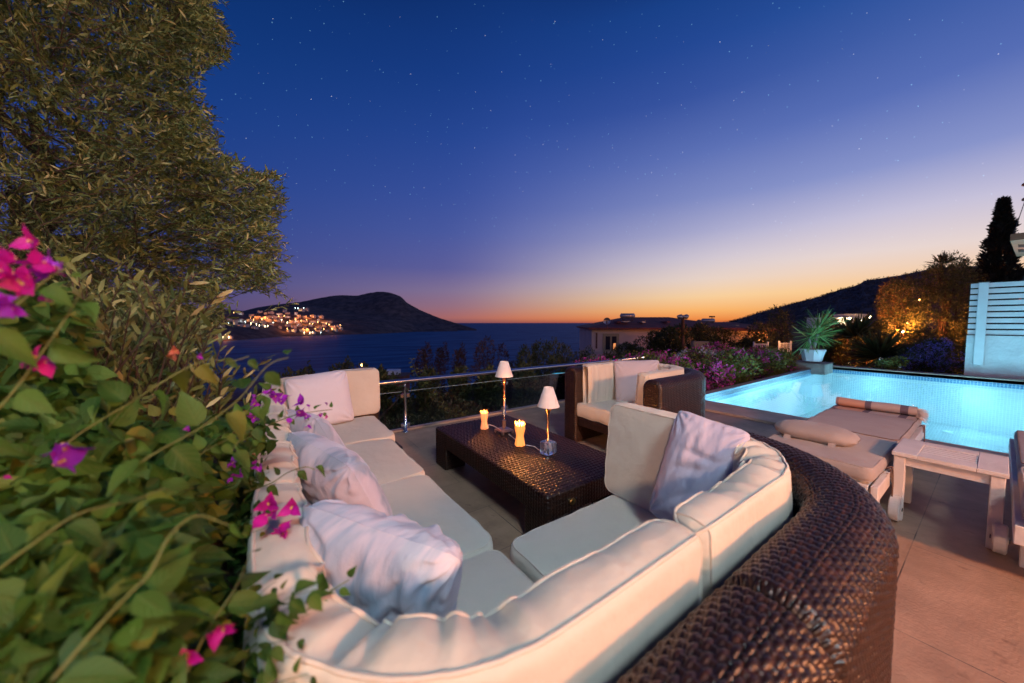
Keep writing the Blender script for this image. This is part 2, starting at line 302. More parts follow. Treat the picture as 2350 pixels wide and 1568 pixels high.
# tile floor
def floor_mat():
    m, t, b = mat('travertine_tiles'); g = nd('ShaderNodeNewGeometry', t); l = t.links.new
    mp = nd('ShaderNodeMapping', t); mp.inputs['Location'].default_value = (.11, .2, 0); l(g.outputs['Position'], mp.inputs[0])
    br = nd('ShaderNodeTexBrick', t); br.inputs['Scale'].default_value = 1; br.inputs['Mortar Size'].default_value = .0028; br.inputs['Brick Width'].default_value = .9; br.inputs['Row Height'].default_value = .45; br.inputs['Mortar Smooth'].default_value = .3
    br.inputs['Color1'].default_value = (.37, .245, .175, 1); br.inputs['Color2'].default_value = (.31, .205, .145, 1); br.inputs['Mortar'].default_value = (.22, .155, .115, 1); l(mp.outputs[0], br.inputs['Vector'])
    n = nd('ShaderNodeTexNoise', t); n.inputs['Scale'].default_value = 3.2; n.inputs['Detail'].default_value = 8; n.inputs['Roughness'].default_value = .65; l(g.outputs['Position'], n.inputs['Vector'])
    r = nd('ShaderNodeValToRGB', t); l(n.outputs[0], r.inputs[0]); r.color_ramp.elements[0].position = .35; r.color_ramp.elements[0].color = (.72, .70, .68, 1); r.color_ramp.elements[1].position = .65; r.color_ramp.elements[1].color = (1.15, 1.12, 1.08, 1)
    mx = nd('ShaderNodeMix', t, data_type='RGBA', blend_type='MULTIPLY'); mx.inputs[0].default_value = 1; l(br.outputs[0], mx.inputs[6]); l(r.outputs[0], mx.inputs[7])
    # dark stains
    n3 = nd('ShaderNodeTexNoise', t); n3.inputs['Scale'].default_value = 9; n3.inputs['Detail'].default_value = 4; l(g.outputs['Position'], n3.inputs['Vector'])
    r3 = nd('ShaderNodeValToRGB', t); l(n3.outputs[0], r3.inputs[0]); r3.color_ramp.elements[0].position = .66; r3.color_ramp.elements[0].color = (1, 1, 1, 1); r3.color_ramp.elements[1].position = .76; r3.color_ramp.elements[1].color = (.55, .5, .48, 1)
    mx2 = nd('ShaderNodeMix', t, data_type='RGBA', blend_type='MULTIPLY'); mx2.inputs[0].default_value = 1; l(mx.outputs[2], mx2.inputs[6]); l(r3.outputs[0], mx2.inputs[7])
    b.inputs['Roughness'].default_value = .55
    n2 = nd('ShaderNodeTexNoise', t); n2.inputs['Scale'].default_value = 70; n2.inputs['Detail'].default_value = 5; l(g.outputs['Position'], n2.inputs['Vector'])
    nj = nd('ShaderNodeTexNoise', t); nj.inputs['Scale'].default_value = 2.6; l(g.outputs['Position'], nj.inputs['Vector']); jm = nd('ShaderNodeMapRange', t); l(nj.outputs[0], jm.inputs[0]); jm.inputs[1].default_value = .52; jm.inputs[2].default_value = .62
    jf = nd('ShaderNodeMath', t, operation='MULTIPLY'); l(jm.outputs[0], jf.inputs[0]); l(br.outputs['Fac'], jf.inputs[1])
    mj = nd('ShaderNodeMix', t, data_type='RGBA'); l(jf.outputs[0], mj.inputs[0]); l(mx2.outputs[2], mj.inputs[6]); mj.inputs[7].default_value = (.05, .04, .035, 1); l(mj.outputs[2], b.inputs['Base Color'])
    sb = nd('ShaderNodeMath', t, operation='SUBTRACT'); l(n2.outputs[0], sb.inputs[0]); l(jf.outputs[0], sb.inputs[1])
    bp_ = nd('ShaderNodeBump', t); bp_.inputs['Strength'].default_value = .5; bp_.inputs['Distance'].default_value = .006; l(sb.outputs[0], bp_.inputs['Height']); l(bp_.outputs[0], b.inputs['Normal'])
    return m
M['floor'] = floor_mat()
M['coping'] = simple('sandstone_coping', (.46, .33, .25), .55, 0, .2, 4, .4, 70, coord='Object')
def mosaic(name, c1, c2, mort, s=.025, rough=.25):
    m, t, b = mat(name); u = nd('ShaderNodeUVMap', t); l = t.links.new
    br = nd('ShaderNodeTexBrick', t); br.offset = 0; br.inputs['Scale'].default_value = 1; br.inputs['Mortar Size'].default_value = s*.11; br.inputs['Brick Width'].default_value = s; br.inputs['Row Height'].default_value = s
    br.inputs['Color1'].default_value = (*c1, 1); br.inputs['Color2'].default_value = (*c2, 1); br.inputs['Mortar'].default_value = (*mort, 1); l(u.outputs[0], br.inputs['Vector']); l(br.outputs[0], b.inputs['Base Color'])
    b.inputs['Roughness'].default_value = rough
    return m
M['mosaic'] = mosaic('pool_mosaic', (.50, .53, .55), (.44, .49, .53), (.62, .66, .68), .045)
M['mosaic_b'] = mosaic('waterline_mosaic', (.04, .13, .26), (.06, .18, .34), (.30, .42, .48), .05)
def water_mat():
    m, t, b = mat('pool_water'); l = t.links.new; t.nodes.remove(b)
    g = nd('ShaderNodeNewGeometry', t); n = nd('ShaderNodeTexNoise', t); n.inputs['Scale'].default_value = 3; n.inputs['Detail'].default_value = 3; l(g.outputs['Position'], n.inputs['Vector'])
    bp_ = nd('ShaderNodeBump', t); bp_.inputs['Strength'].default_value = .12; bp_.inputs['Distance'].default_value = .02; l(n.outputs[0], bp_.inputs['Height'])
    tr = nd('ShaderNodeBsdfTransparent', t); tr.inputs[0].default_value = (.78, .95, .98, 1)
    gl = nd('ShaderNodeBsdfGlossy', t); gl.inputs['Roughness'].default_value = .04; l(bp_.outputs[0], gl.inputs['Normal'])
    fr = nd('ShaderNodeFresnel', t); fr.inputs[0].default_value = 1.33; l(bp_.outputs[0], fr.inputs['Normal'])
    k = nd('ShaderNodeMath', t, operation='MULTIPLY'); l(fr.outputs[0], k.inputs[0]); k.inputs[1].default_value = .8
    mx = nd('ShaderNodeMixShader', t); l(k.outputs[0], mx.inputs[0]); l(tr.outputs[0], mx.inputs[1]); l(gl.outputs[0], mx.inputs[2]); l(mx.outputs[0], t.nodes['Material Output'].inputs[0])
    return m
M['water'] = water_mat()
def glass_mat():
    m, t, b = mat('rail_glass'); l = t.links.new; t.nodes.remove(b)
    tr = nd('ShaderNodeBsdfTransparent', t); tr.inputs[0].default_value = (.86, .90, .89, 1); gl = nd('ShaderNodeBsdfGlossy', t); gl.inputs['Roughness'].default_value = .02
    fr = nd('ShaderNodeFresnel', t); fr.inputs[0].default_value = 1.45
    mx = nd('ShaderNodeMixShader', t); l(fr.outputs[0], mx.inputs[0]); l(tr.outputs[0], mx.inputs[1]); l(gl.outputs[0], mx.inputs[2]); l(mx.outputs[0], t.nodes['Material Output'].inputs[0])
    return m
M['glass'] = glass_mat(); M['glass_edge'] = simple('glass_edge', (.35, .5, .48), .2, emis=None)
m, t, b = mat('crystal'); b.inputs['Transmission Weight'].default_value = 1; b.inputs['Roughness'].default_value = .02; b.inputs['IOR'].default_value = 1.5; b.inputs['Base Color'].default_value = (.96, .97, 1, 1); b.inputs['Transmission Weight'].default_value = .93; b.inputs['Base Color'].default_value = (.95, .95, 1, 1); M['crystal'] = m
def sea_mat():
    m, t, b = mat('sea_water'); l = t.links.new; g = nd('ShaderNodeNewGeometry', t)
    mp = nd('ShaderNodeMapping', t); mp.inputs['Rotation'].default_value = (0, 0, -AZ+PI/2-.15); mp.inputs['Scale'].default_value = (.006, .035, 1); l(g.outputs['Position'], mp.inputs[0])
    n = nd('ShaderNodeTexNoise', t); n.inputs['Scale'].default_value = 1; n.inputs['Detail'].default_value = 7; n.inputs['Roughness'].default_value = .65; l(mp.outputs[0], n.inputs['Vector'])
    r = nd('ShaderNodeValToRGB', t); l(n.outputs[0], r.inputs[0]); r.color_ramp.elements[0].position = .38; r.color_ramp.elements[0].color = (.016, .080, .18, 1); r.color_ramp.elements[1].position = .62; r.color_ramp.elements[1].color = (.055, .20, .36, 1)
    l(r.outputs[0], b.inputs['Base Color']); b.inputs['Roughness'].default_value = .6; b.inputs['Specular IOR Level'].default_value = .04
    bp_ = nd('ShaderNodeBump', t); bp_.inputs['Strength'].default_value = .9; bp_.inputs['Distance'].default_value = 6.; l(n.outputs[0], bp_.inputs['Height']); l(bp_.outputs[0], b.inputs['Normal'])
    return m
M['sea'] = sea_mat()
def scrub(name, c1, c2, s):
    m, t, b = mat(name); l = t.links.new; g = nd('ShaderNodeNewGeometry', t); n = nd('ShaderNodeTexNoise', t); n.inputs['Scale'].default_value = s; n.inputs['Detail'].default_value = 10; n.inputs['Roughness'].default_value = .7; l(g.outputs['Position'], n.inputs['Vector'])
    r = nd('ShaderNodeValToRGB', t); l(n.outputs[0], r.inputs[0]); r.color_ramp.elements[0].position = .4; r.color_ramp.elements[0].color = (*c1, 1); r.color_ramp.elements[1].position = .64; r.color_ramp.elements[1].color = (*c2, 1); l(r.outputs[0], b.inputs['Base Color'])
    b.inputs['Roughness'].default_value = .95; b.inputs['Specular IOR Level'].default_value = .1
    return m
M['scrub_far'] = scrub('far_scrub', (.060, .055, .062), (.15, .125, .125), .02)
M['scrub'] = scrub('hill_scrub', (.060, .048, .052), (.19, .14, .135), .09)
M['soil'] = scrub('garden_soil', (.02, .018, .012), (.05, .045, .025), 1.2)
M['stucco'] = simple('white_stucco', (.68, .69, .69), .85, 0, .08, 3, .9, 14, coord='Object')
M['slat'] = simple('white_slat_paint', (.70, .72, .73), .5, 0, .05, 5)
M['villa_wall'] = simple('villa_render', (.62, .47, .40), .9, 0, .08, .5)
M['villa_wall_o'] = simple('villa_render_ochre', (.58, .40, .26), .9, 0, .08, .5)
M['roof'] = simple('terracotta_roof', (.20, .052, .040), .85, 0, .25, 1.5)
M['trim'] = simple('stone_trim', (.36, .29, .18), .85)
M['pane'] = simple('window_pane', (.03, .03, .04), .1)
M['pane_lit'] = simple('lit_window', (1, .7, .4), .4, emis=(1, .33, .07), es=.9)
M['pot'] = simple('white_plastic_pot', (.60, .63, .68), .4)
M['stone'] = simple('grey_stone', (.20, .17, .155), .8, 0, .3, 6, .8, 20)
M['tank'] = simple('steel_tank', (.45, .42, .42), .4, .7, .1, 3)
M['rust'] = simple('rusty_steel', (.14, .06, .04), .8, 0, .3, 8)

# ------------------------------------------------------------------ the setting
def plane(name, x0, x1, y0, y1, z, m, parent=None): return mk(name, [[x0, y0, z], [x1, y0, z], [x1, y1, z], [x0, y1, z]], np.array([[0, 1, 2, 3]]), m, parent, False, [[x0, y0], [x1, y0], [x1, y1], [x0, y1]])
SEA = -54.
tag(plane('sea', -70000, 70000, -70000, 70000, SEA, M['sea']), kind='structure')
def gz(x, y):
    t_ = y-.25*x
    z = -1.25-.13*np.clip(t_-3, 0, 16)-.48*np.clip(t_-19, 0, None)
    return np.maximum(z, -60)
xs = np.concatenate([np.linspace(-160, -12, 30), np.linspace(-11, 40, 70), np.linspace(43, 260, 40)]); ys = np.concatenate([np.linspace(-120, -6, 20), np.linspace(-5, 30, 60), np.linspace(32, 240, 50)])
X, Y = np.meshgrid(xs, ys, indexing='ij'); Z = gz(X, Y); PP = np.stack([X, Y, Z], -1).reshape(-1, 3)
PP[:, 2] += .12*sn3(PP*[1, 1, 0], .9, 3)+.5*sn3(PP*[1, 1, 0], .12, 4)*np.clip(PP[:, 1]/60, 0, 1)
tag(mk('garden_ground', PP, grid_faces(len(xs), len(ys)), M['soil']), kind='structure')
# terrace slab with pool cut out
PX0, PX1, PY0, PY1, WZ = 5.85, 13.3, -4.2, 2.97, -.085
ter = MB()
def slab(x0, x1, y0, y1, z0, z1): ter.box(((x0+x1)/2, (y0+y1)/2, (z0+z1)/2), (x1-x0, y1-y0, z1-z0))
slab(-5, 5.25, -7, 4.16, -.35, 0); slab(5.25, 5.62, 3.2, 4.16, -.35, -.003); slab(5.25, 14.2, -7, -4.45, -.35, 0)
tag(ter.build('terrace_floor', M['floor']), kind='structure')
cop = MB(); cop.box((5.55, -.75, -.01), (.6, 7.9, .08), bev=.008); cop.box((9.6, 3.055, -.03), (7.5, .17, .1), bev=.006); cop.box((13.46, -.7, -.0), (.32, 7.9, .1), bev=.006)
tag(cop.build('pool_coping', M['coping']), kind='structure')
BZ = -1.15
def wall(name, a, b_, z0, z1, m, parent):
    ln = math.dist(a, b_); return mk(name, [[*a, z0], [*b_, z0], [*b_, z1], [*a, z1]], np.array([[0, 1, 2, 3]]), m, parent, False, [[0, 0], [ln, 0], [ln, z1-z0], [0, z1-z0]])
pool = thing('swimming_pool', (9.5, -.6, BZ), 'lit turquoise mosaic swimming pool beside the terrace', 'pool')
plane('pool_bottom', PX0, PX1, PY0, PY1, BZ, M['mosaic'], pool)
for a, b_ in (((PX0, PY0), (PX0, PY1)), ((PX0, PY1), (PX1, PY1)), ((PX1, PY1), (PX1, PY0)), ((PX1, PY0), (PX0, PY0))):
    wall('pool_wall', a, b_, BZ, WZ-.06, M['mosaic'], pool); wall('waterline_tiles', a, b_, WZ-.06, .03, M['mosaic_b'], pool)
st = MB(); st.box((12.55, -2.9, BZ+.12), (1.4, 1.1, .24)); pass
tag(plane('pool_water', PX0, PX1, PY0, PY1, WZ, M['water']), kind='structure')
pl = MB()
for (x, y) in ((10.5, 2.2), (8.4, 1.2), (12.3, .6)):
    pl = MB(); pl.lathe((x, y, BZ+.005), [(0.001, .03), (.07, .028), (.085, .0)], 16); pl.build('floor_inlet', M['slat'], pool)
for x, y, p in ((6.5, 2.2, 100), (6.5, .6, 80), (6.5, -1.2, 70), (6.5, -3, 60), (12.5, 2.0, 80), (12.5, .3, 95), (12.5, -1.3, 95), (12.5, -3, 80), (9.5, -.9, 105), (9.3, .9, 95), (8.0, 2.2, 70), (10.6, 2.1, 75), (8.0, -1.6, 80), (11, -2.4, 80)):
    lamp('pool_light', (x, y, -.42), (.31, .78, 1.0), p*.46, .3)
# ------------------------------------------------------------------ far land across the bay
def ridge_interp(pts, px): return np.interp(px, [p[0] for p in pts], [p[1] for p in pts])
def headland(name, pxs, shore, ridge, d_add, mat_, n=26, rough=1., seed=1, back=1.25):
    rows = []
    for px in pxs:
        yw = ridge_interp(shore, px); yr = ridge_interp(ridge, px); yr = min(yr, yw-1.2)
        d0 = FPX*(H-SEA)/(yw-741+.0); d1 = d0+d_add(px)
        zr = H+(741-yr)/FPX*d1
        for k in range(n+1):
            tt = k/n; d = d0+(d1-d0)*tt; s_ = tt**.85; z = SEA-1.5+(zr-SEA+1.5)*s_
            q = at(px, 741, d); rows.append((q[0], q[1], z))
        q = at(px, 741, d1*back); rows.append((q[0], q[1], SEA-5))
    P = np.array(rows); nn = n+2; kk = np.tile(np.arange(nn), len(pxs)); e = np.clip(np.minimum(kk, n-kk)/5, 0, 1)
    P[:, 2] += rough*(6*sn3(P, .012, seed)+2.0*sn3(P, .06, seed+1))*np.clip(e, 0, 1)*(kk <= n)
    P[:, 2] += rough*1.2*sn3(P, .09, seed+3)*(kk == n)
    tag(mk(name, P, grid_faces(len(pxs), nn), mat_), kind='structure'); return P.reshape(len(pxs), nn, 3)
far_ridge = [(560, 720), (640, 699), (690, 694), (736, 684), (777, 678), (800, 678.5), (820, 679), (845, 674), (864, 670.5), (884, 670), (900, 673), (921, 681), (936, 696), (965, 712), (1008, 730), (1051, 742.7), (1080, 752), (1094, 758.2)]
far_shore = [(560, 762), (1094, 758.8)]
headland('far_mountain', np.linspace(560, 1094, 120), far_shore, far_ridge, lambda p: 700*np.clip((1100-p)/250, .02, 1), M['scrub_far'], seed=11, rough=1.5)
near_ridge = [(100, 700), (300, 702), (440, 706), (500, 709), (525, 711), (560, 714), (590, 706), (615, 702), (640, 699), (667, 696), (690, 696.5), (720, 703), (752, 708), (815, 717), (909, 733), (990, 748), (1035, 757), (1050, 760)]
near_shore = [(100, 830), (300, 806), (459, 786), (537, 781.8), (647, 773), (777, 768.8), (864, 766.5), (950, 762), (1052, 760.6)]
NPX = np.linspace(100, 1050, 150)
NH = headland('town_hill', NPX, near_shore, near_ridge, lambda p: 620*np.clip((1060-p)/260, .03, 1), M['scrub_far'], seed=21, rough=.9)
def hill_at(px, py):     # point of the near hill seen at px,py
    i = int(np.clip(np.searchsorted(NPX, px), 1, len(NPX)-1)); row = NH[i][:27]
    yy = np.array([proj(p)[1] for p in row]); k = int(np.argmin(np.abs(yy-py))); return row[k]
# town
ORD = ['first', 'second', 'third', 'fourth', 'fifth', 'sixth', 'seventh', 'eighth', 'ninth', 'tenth', 'eleventh', 'twelfth', 'thirteenth', 'fourteenth', 'fifteenth', 'sixteenth', 'seventeenth', 'eighteenth', 'nineteenth', 'twentieth', 'twenty first', 'twenty second', 'twenty third', 'twenty fourth', 'twenty fifth', 'twenty sixth', 'twenty seventh']
TENS = {20: 'twentieth', 30: 'thirtieth', 40: 'fortieth'}
def nth(k): return ORD[k-1] if k <= len(ORD) else ('thirtieth' if k == 30 else ('twenty ' if k < 30 else 'thirty ')+ORD[k % 10-1])
twall = [simple('town_wall_%d' % i, c, .9) for i, c in enumerate([(.50, .46, .44), (.42, .38, .40), (.50, .40, .34)])]
def house(px, py, w, h, lit, label, wm):
    p = hill_at(px, py); d = proj(p)[2]; a = AZ+rng.uniform(-.5, .5); s = d/FPX; W_ = w*s; H_ = h*s; D_ = W_*.8
    m_ = MB(); ca_, sa = math.cos(a), math.sin(a)
    m_.box((p[0], p[1], p[2]+H_/2-2), (D_, W_, H_+4), rz=a)
    if rng.random() < .5: m_.box((p[0]+rng.uniform(-.2, .2)*W_, p[1], p[2]+H_+.6), (D_*.55, W_*.5, H_*.5), rz=a)
    nwin = max(1, int(w/2.2)); fx = np.array([-ca_, -sa]); rx = np.array([sa, -ca_])
    for k in range(nwin):
        for r_ in range(2 if h > 5 else 1):
            if rng.random() < .6:
                u = (k+.5)/nwin-.5; q = np.array(p[:2])+fx*(D_/2+.15)+rx*u*W_*.85
                m_.box((q[0], q[1], p[2]+H_*(.28+.42*r_)), (.2, W_*.16, H_*.22), rz=a, m=1)
    o = m_.build('hillside_house', [twall[wm], lit], None); return tag(o, label, 'house', 'houses of the town across the bay')
rows_ = {'upper': ([(548, 722), (596, 718), (609, 721), (622, 719), (636, 724), (650, 716), (655, 722), (676, 724), (690, 715), (700, 714)]),
         'second': [(575, 727), (588, 731), (600, 733), (612, 729), (628, 729), (641, 731), (660, 730), (674, 733), (684, 729), (695, 729), (718, 728), (728, 727), (737, 731)],
         'middle': [(496, 737), (508, 736), (523, 738), (534, 740), (549, 739), (566, 738), (581, 741), (598, 740), (615, 739), (633, 738), (648, 741), (662, 742), (680, 741), (698, 738), (713, 740), (727, 739), (742, 742), (756, 741)],
         'lower': [(480, 748), (494, 750), (505, 752), (538, 747), (552, 750), (565, 751), (583, 753), (600, 749), (620, 748), (640, 752), (655, 750), (669, 752), (683, 751), (697, 752), (712, 749), (726, 752), (741, 750), (757, 753), (772, 752)],
         'waterfront': [(514, 777), (523, 777), (661, 762), (672, 764), (688, 763), (703, 762), (716, 764), (731, 761), (746, 763), (764, 760), (778, 757)]}
litm = [M['pane_lit'], simple('lit_window_gold', (1, .8, .5), .4, emis=(1, .58, .20), es=1.3), simple('lit_window_pale', (1, 1, .9), .4, emis=(.75, .85, .8), es=1.0)]
for rn, lst in rows_.items():
    for i, (px, py) in enumerate(lst):
        lt = 0 if rng.random() < .5 else (1 if rng.random() < .6 else 2); w = rng.uniform(5.5, 11); hh = rng.uniform(3.5, 6.5)
        house(px, py, w, hh, litm[lt], '%s house from the left in the %s row of the town across the bay' % (ORD[i], rn), int(rng.integers(0, 3)))
SL = [(539, 711+9), (578, 732), (584, 736), (603, 735, 1), (614, 734), (623, 731), (640, 728), (652, 727), (664, 738), (676, 736), (691, 738), (700, 737), (706, 747, 1), (716, 745), (730, 740), (744, 744), (752, 748, 1), (768, 750), (778, 748), (760, 758, 1), (741, 757),
      (720, 757), (706, 766, 2), (694, 765, 2), (717, 765, 2), (669, 760), (660, 756), (588, 748, 2), (597, 750, 2), (604, 751, 2), (611, 752, 2), (576, 746, 2), (629, 745), (643, 736, 2), (655, 743, 2), (520, 776, 2), (512, 777, 2), (524, 776, 2), (515, 771, 2), (529, 738), (498, 744, 3), (527, 745, 3), (560, 742, 3), (623, 745, 3), (680, 709, 3), (686, 709, 3), (694, 709, 3), (736, 764, 3)]
lts = sorted(SL, key=lambda s: s[0]); lm = [M['bulb'], M['bulb'], M['bulb_w'], M['bulb_g']]
seen = {}
for s in lts:
    k = s[2] if len(s) > 2 else 0; p = hill_at(s[0], s[1]); d = proj(p)[2]; r_ = d/FPX*(.75 if k else .55)
    m_ = MB(); c_ = (p[0]-FW[0]*6, p[1]-FW[1]*6, p[2]+6.); m_.lathe(c_, [(.01, -r_), (r_*.8, -r_*.5), (r_, 0), (r_*.8, r_*.5), (.01, r_)], 8); m_.tube([(c_[0], c_[1], p[2]-3), c_], .25, 5)
    o = m_.build('street_lamp', lm[k]); kn = ('orange', 'orange', 'golden', 'cool white')[k]; seen[kn] = seen.get(kn, 0)+1
    tag(o, '%s %s street lamp from the left in the town across the bay' % (nth(seen[kn]), kn), 'street lamp', 'street lamps of the town across the bay')
for px, py, p_ in ((590, 733, 1.), (612, 735, 1.), (645, 728, .7), (708, 730, 1.), (735, 746, .9), (700, 746, 1.), (765, 756, .6), (668, 745, .6), (705, 764, .9), (560, 740, .3), (519, 776, .8), (745, 738, .7), (628, 743, .5), (660, 763, .4), (683, 735, .6)):
    p = hill_at(px, py); lamp('town_glow', (p[0]-FW[0]*14, p[1]-FW[1]*14, p[2]+16), (1, .27, .04), 75000*p_, 2)
# hill on the right
r_ridge = [(1600, 752), (1680, 737), (1744, 717), (1821, 696), (1873, 683), (1924, 665), (1960, 656), (1971, 651), (1974, 646), (2035, 637), (2105, 624), (2143, 616), (2230, 612), (2327, 621), (2420, 626), (2700, 640)]
rr = []; RPX = np.linspace(1600, 2700, 170)
for px in RPX:
    yr = ridge_interp(r_ridge, px); d0 = 150+(px-1600)*.02; d1 = 520-(px-1600)*.1; zr = H+(741-yr)/FPX*d1; z0 = -16.
    for k in range(31):
        t_ = k/30; d = d0+(d1-d0)*t_; q = at(px, 741, d); rr.append((q[0], q[1], z0+(zr-z0)*t_**1.1))
    q = at(px, 741, d1*1.3); rr.append((q[0], q[1], -20))
P = np.array(rr); kk = np.tile(np.arange(32), len(RPX)); P[:, 2] += (3.5*sn3(P, .03, 31)+1.2*sn3(P, .15, 32))*np.clip(np.minimum(kk, 30-kk)/4, 0, 1)*(kk <= 30)+.5*sn3(P, .2, 33)*(kk == 30)
tag(mk('right_hill', P, grid_faces(len(RPX), 32), M['scrub']), kind='structure')
RH = P.reshape(len(RPX), 32, 3)

# ------------------------------------------------------------------ leaf machinery
def tmpl_lance(w=.13, curl=.06): return np.array([[0, 0, 0], [.35, w, curl*.4], [.35, -w, curl*.4], [.75, w*.75, curl*.2], [.75, -w*.75, curl*.2], [1, 0, -curl]]), [np.array([[0, 2, 1]]), np.array([[1, 2, 4, 3]]), np.array([[3, 4, 5]])]
def tmpl_heart():
    ts = [0, .1, .28, .5, .72, .9, 1]; ws = [.03, .21, .30, .26, .15, .045, .004]; V = []
    for t_, w in zip(ts, ws):
        z = -.28*t_*t_
        V += [[t_, w, z+.32*w], [t_, w*.5, z+.12*w], [t_, 0, z], [t_, -w*.5, z+.12*w], [t_, -w, z+.32*w]]
    return np.array(V), [grid_faces(7, 5)]
def inst(T, origins, dirs, nors, scales, zs=None):
    V, F = T; o = np.asarray(origins, float); n = len(o); d = np.asarray(dirs, float); d /= np.linalg.norm(d, axis=1)[:, None]+1e-9
    s = np.cross(nors, d); s /= np.linalg.norm(s, axis=1)[:, None]+1e-9; u = np.cross(d, s); sc = np.broadcast_to(np.asarray(scales, float), (n,))
    P = o[:, None]+sc[:, None, None]*(V[None, :, 0:1]*d[:, None]+V[None, :, 1:2]*s[:, None]+V[None, :, 2:3]*(1 if zs is None else np.asarray(zs)[:, None, None])*u[:, None])
    return P.reshape(-1, 3), [(f[None]+(np.arange(n)*len(V))[:, None, None]).reshape(-1, f.shape[1]) for f in F]
HUV = np.array([[t_, v_] for t_ in [0, .1, .28, .5, .72, .9, 1] for v_ in (-1, -.5, 0, .5, 1)])
def rdir(n, bias=(0, 0, 0), g=None):
    g = g or rng; v = g.normal(size=(n, 3)); v /= np.linalg.norm(v, axis=1)[:, None]; v = v+np.array(bias); return v/np.linalg.norm(v, axis=1)[:, None]
LANCE = tmpl_lance(); LEAFW = tmpl_lance(.24, .1); HEART = tmpl_heart(); BLADE = tmpl_lance(.05, .05)
def blob_points(blobs, n, shell=.55, g=None):
    g = g or rng; vol = np.array([b[1][0]*b[1][1]*b[1][2] for b in blobs])**(2/3.); k = g.choice(len(blobs), n, p=vol/vol.sum()); d = rdir(n, g=g); r_ = g.uniform(shell, 1.04, n)[:, None]**.7
    C = np.array([b[0] for b in blobs])[k]; S = np.array([b[1] for b in blobs])[k]; return C+d*S*r_, d
def bush(name, label, cat, base, blobs, n, size, m, group=None, T=None, trunk=.05, up=.3, flowers=None):
    n = int(n*1.8); t_ = thing(name, base, label, cat, group); g = np.random.default_rng(int(abs(base[0])*977+abs(base[1])*131) % 100000)
    P, d = blob_points(blobs, n, g=g); keep = sn3(P, 3.2/max(.3, np.mean([b[1][0] for b in blobs])), 5, 2) > -.38; P = P[keep]; d = d[keep]
    V, F = inst(T or LEAFW, P, d*.6+rdir(len(P), (0, 0, up), g), rdir(len(P), (0, 0, .6), g), g.uniform(.6, 1.3, len(P))*size)
    mk('crown' if 'tree' in name or name == 'cypress' else 'foliage', V, F, m, t_, False)
    s_ = MB(); b0 = np.array(base)
    for c, sz in blobs[:12]:
        c = np.array(c); mid_ = (b0+c)/2+g.normal(size=3)*.1*np.linalg.norm(c-b0); tt = np.linspace(0, 1, 7)[:, None]; s_.tube((1-tt)**2*b0+2*tt*(1-tt)*mid_+tt**2*c, np.linspace(trunk, trunk*.25, 7), 6)
    s_.build('trunk' if 'tree' in name or name == 'cypress' else 'stems', M['bark'], t_)
    if flowers:
        fm, fn, fs, nm = flowers; P, d = blob_points(blobs, int(fn*1.7), .95, g); cl = sn3(P, 5, 8, 2) > .1; P = P[cl]; d = d[cl]
        k = 4; P = np.repeat(P, k, 0)+g.normal(size=(len(P)*k, 3))*fs*.5; V, F = inst(LEAFW, P, rdir(len(P), g=g), rdir(len(P), g=g), fs*g.uniform(.7, 1.3, len(P)))
        o = mk(nm, V, F, fm, t_, False); o['kind'] = 'stuff'
    return t_

# ------------------------------------------------------------------ sweeps, wicker, cushions
def roundpath(pts, rad, step=.02, closed=False):
    pts = [np.array(p, float) for p in pts]; n = len(pts); out = []
    for i, p in enumerate(pts):
        if not closed and i in (0, n-1): out.append(p); continue
        a = pts[i-1]; b = pts[(i+1) % n]; r = rad[i] if isinstance(rad, (list, tuple)) else rad
        u = (a-p)/np.linalg.norm(a-p); v = (b-p)/np.linalg.norm(b-p)
        if r <= 0: out.append(p); continue
        cs = u@v; half = math.acos(np.clip(-cs, -1, 1))/2; tl = r*math.tan(half); c = p+(u+v)/np.linalg.norm(u+v)*r/math.cos(half)
        s0 = p+u*tl; s1 = p+v*tl; a0 = math.atan2(*(s0-c)[::-1]); a1 = math.atan2(*(s1-c)[::-1]); da = (a1-a0+PI) % (2*PI)-PI
        for k in range(13): th = a0+da*k/12; out.append(c+r*np.array([math.cos(th), math.sin(th)]))
    out = np.array(out)
    if closed: out = np.vstack([out, out[:1]])
    dd = np.r_[0, np.cumsum(np.linalg.norm(np.diff(out, axis=0), axis=1))]; m_ = max(4, int(dd[-1]/step)+1); s_ = np.linspace(0, dd[-1], m_)
    P = np.stack([np.interp(s_, dd, out[:, k]) for k in (0, 1)], 1)
    if closed: P = P[:-1]; s_ = s_[:-1]; T = np.roll(P, -1, 0)-np.roll(P, 1, 0)
    else: T = np.gradient(P, axis=0)
    T /= np.linalg.norm(T, axis=1)[:, None]; return P, np.stack([T[:, 1], -T[:, 0]], 1), s_      # points, right-hand normal, arclength
def weave(u, v, pu=.024, pv=.0104, A=.0031, r=.0026, g=None):
    j = np.floor(v/pv); fv = v/pv-j-.5; ph = PI*(u/pu+j)
    prof = np.sqrt(np.clip(1-(fv*2.12)**2, 0, 1)); weft = r*prof+A*np.cos(ph)-.0024
    fu = (u/pu+.5) % 1-.5; wp = np.sqrt(np.clip(1-(fu/.24)**2, 0, 1)); warp = np.where(np.abs(fu) < .22, r*.6*wp-A*np.cos(ph)*.8-.0022, -.0085)
    wv = .0012*np.sin(v*37+u*3)
    return np.maximum(np.where(prof > .02, weft, -.0085), warp)+.0004*np.sin(u*60+j*2.3)
def profile_pts(pts, rad, step):                        # rounded polyline in the (offset, z) plane
    P, Nn, q = roundpath(pts, rad, step); return P, q
def grid_normals(P):
    du = np.gradient(P, axis=0); dv = np.gradient(P, axis=1); n = np.cross(du, dv); return n/(np.linalg.norm(n, axis=2)[..., None]+1e-12)
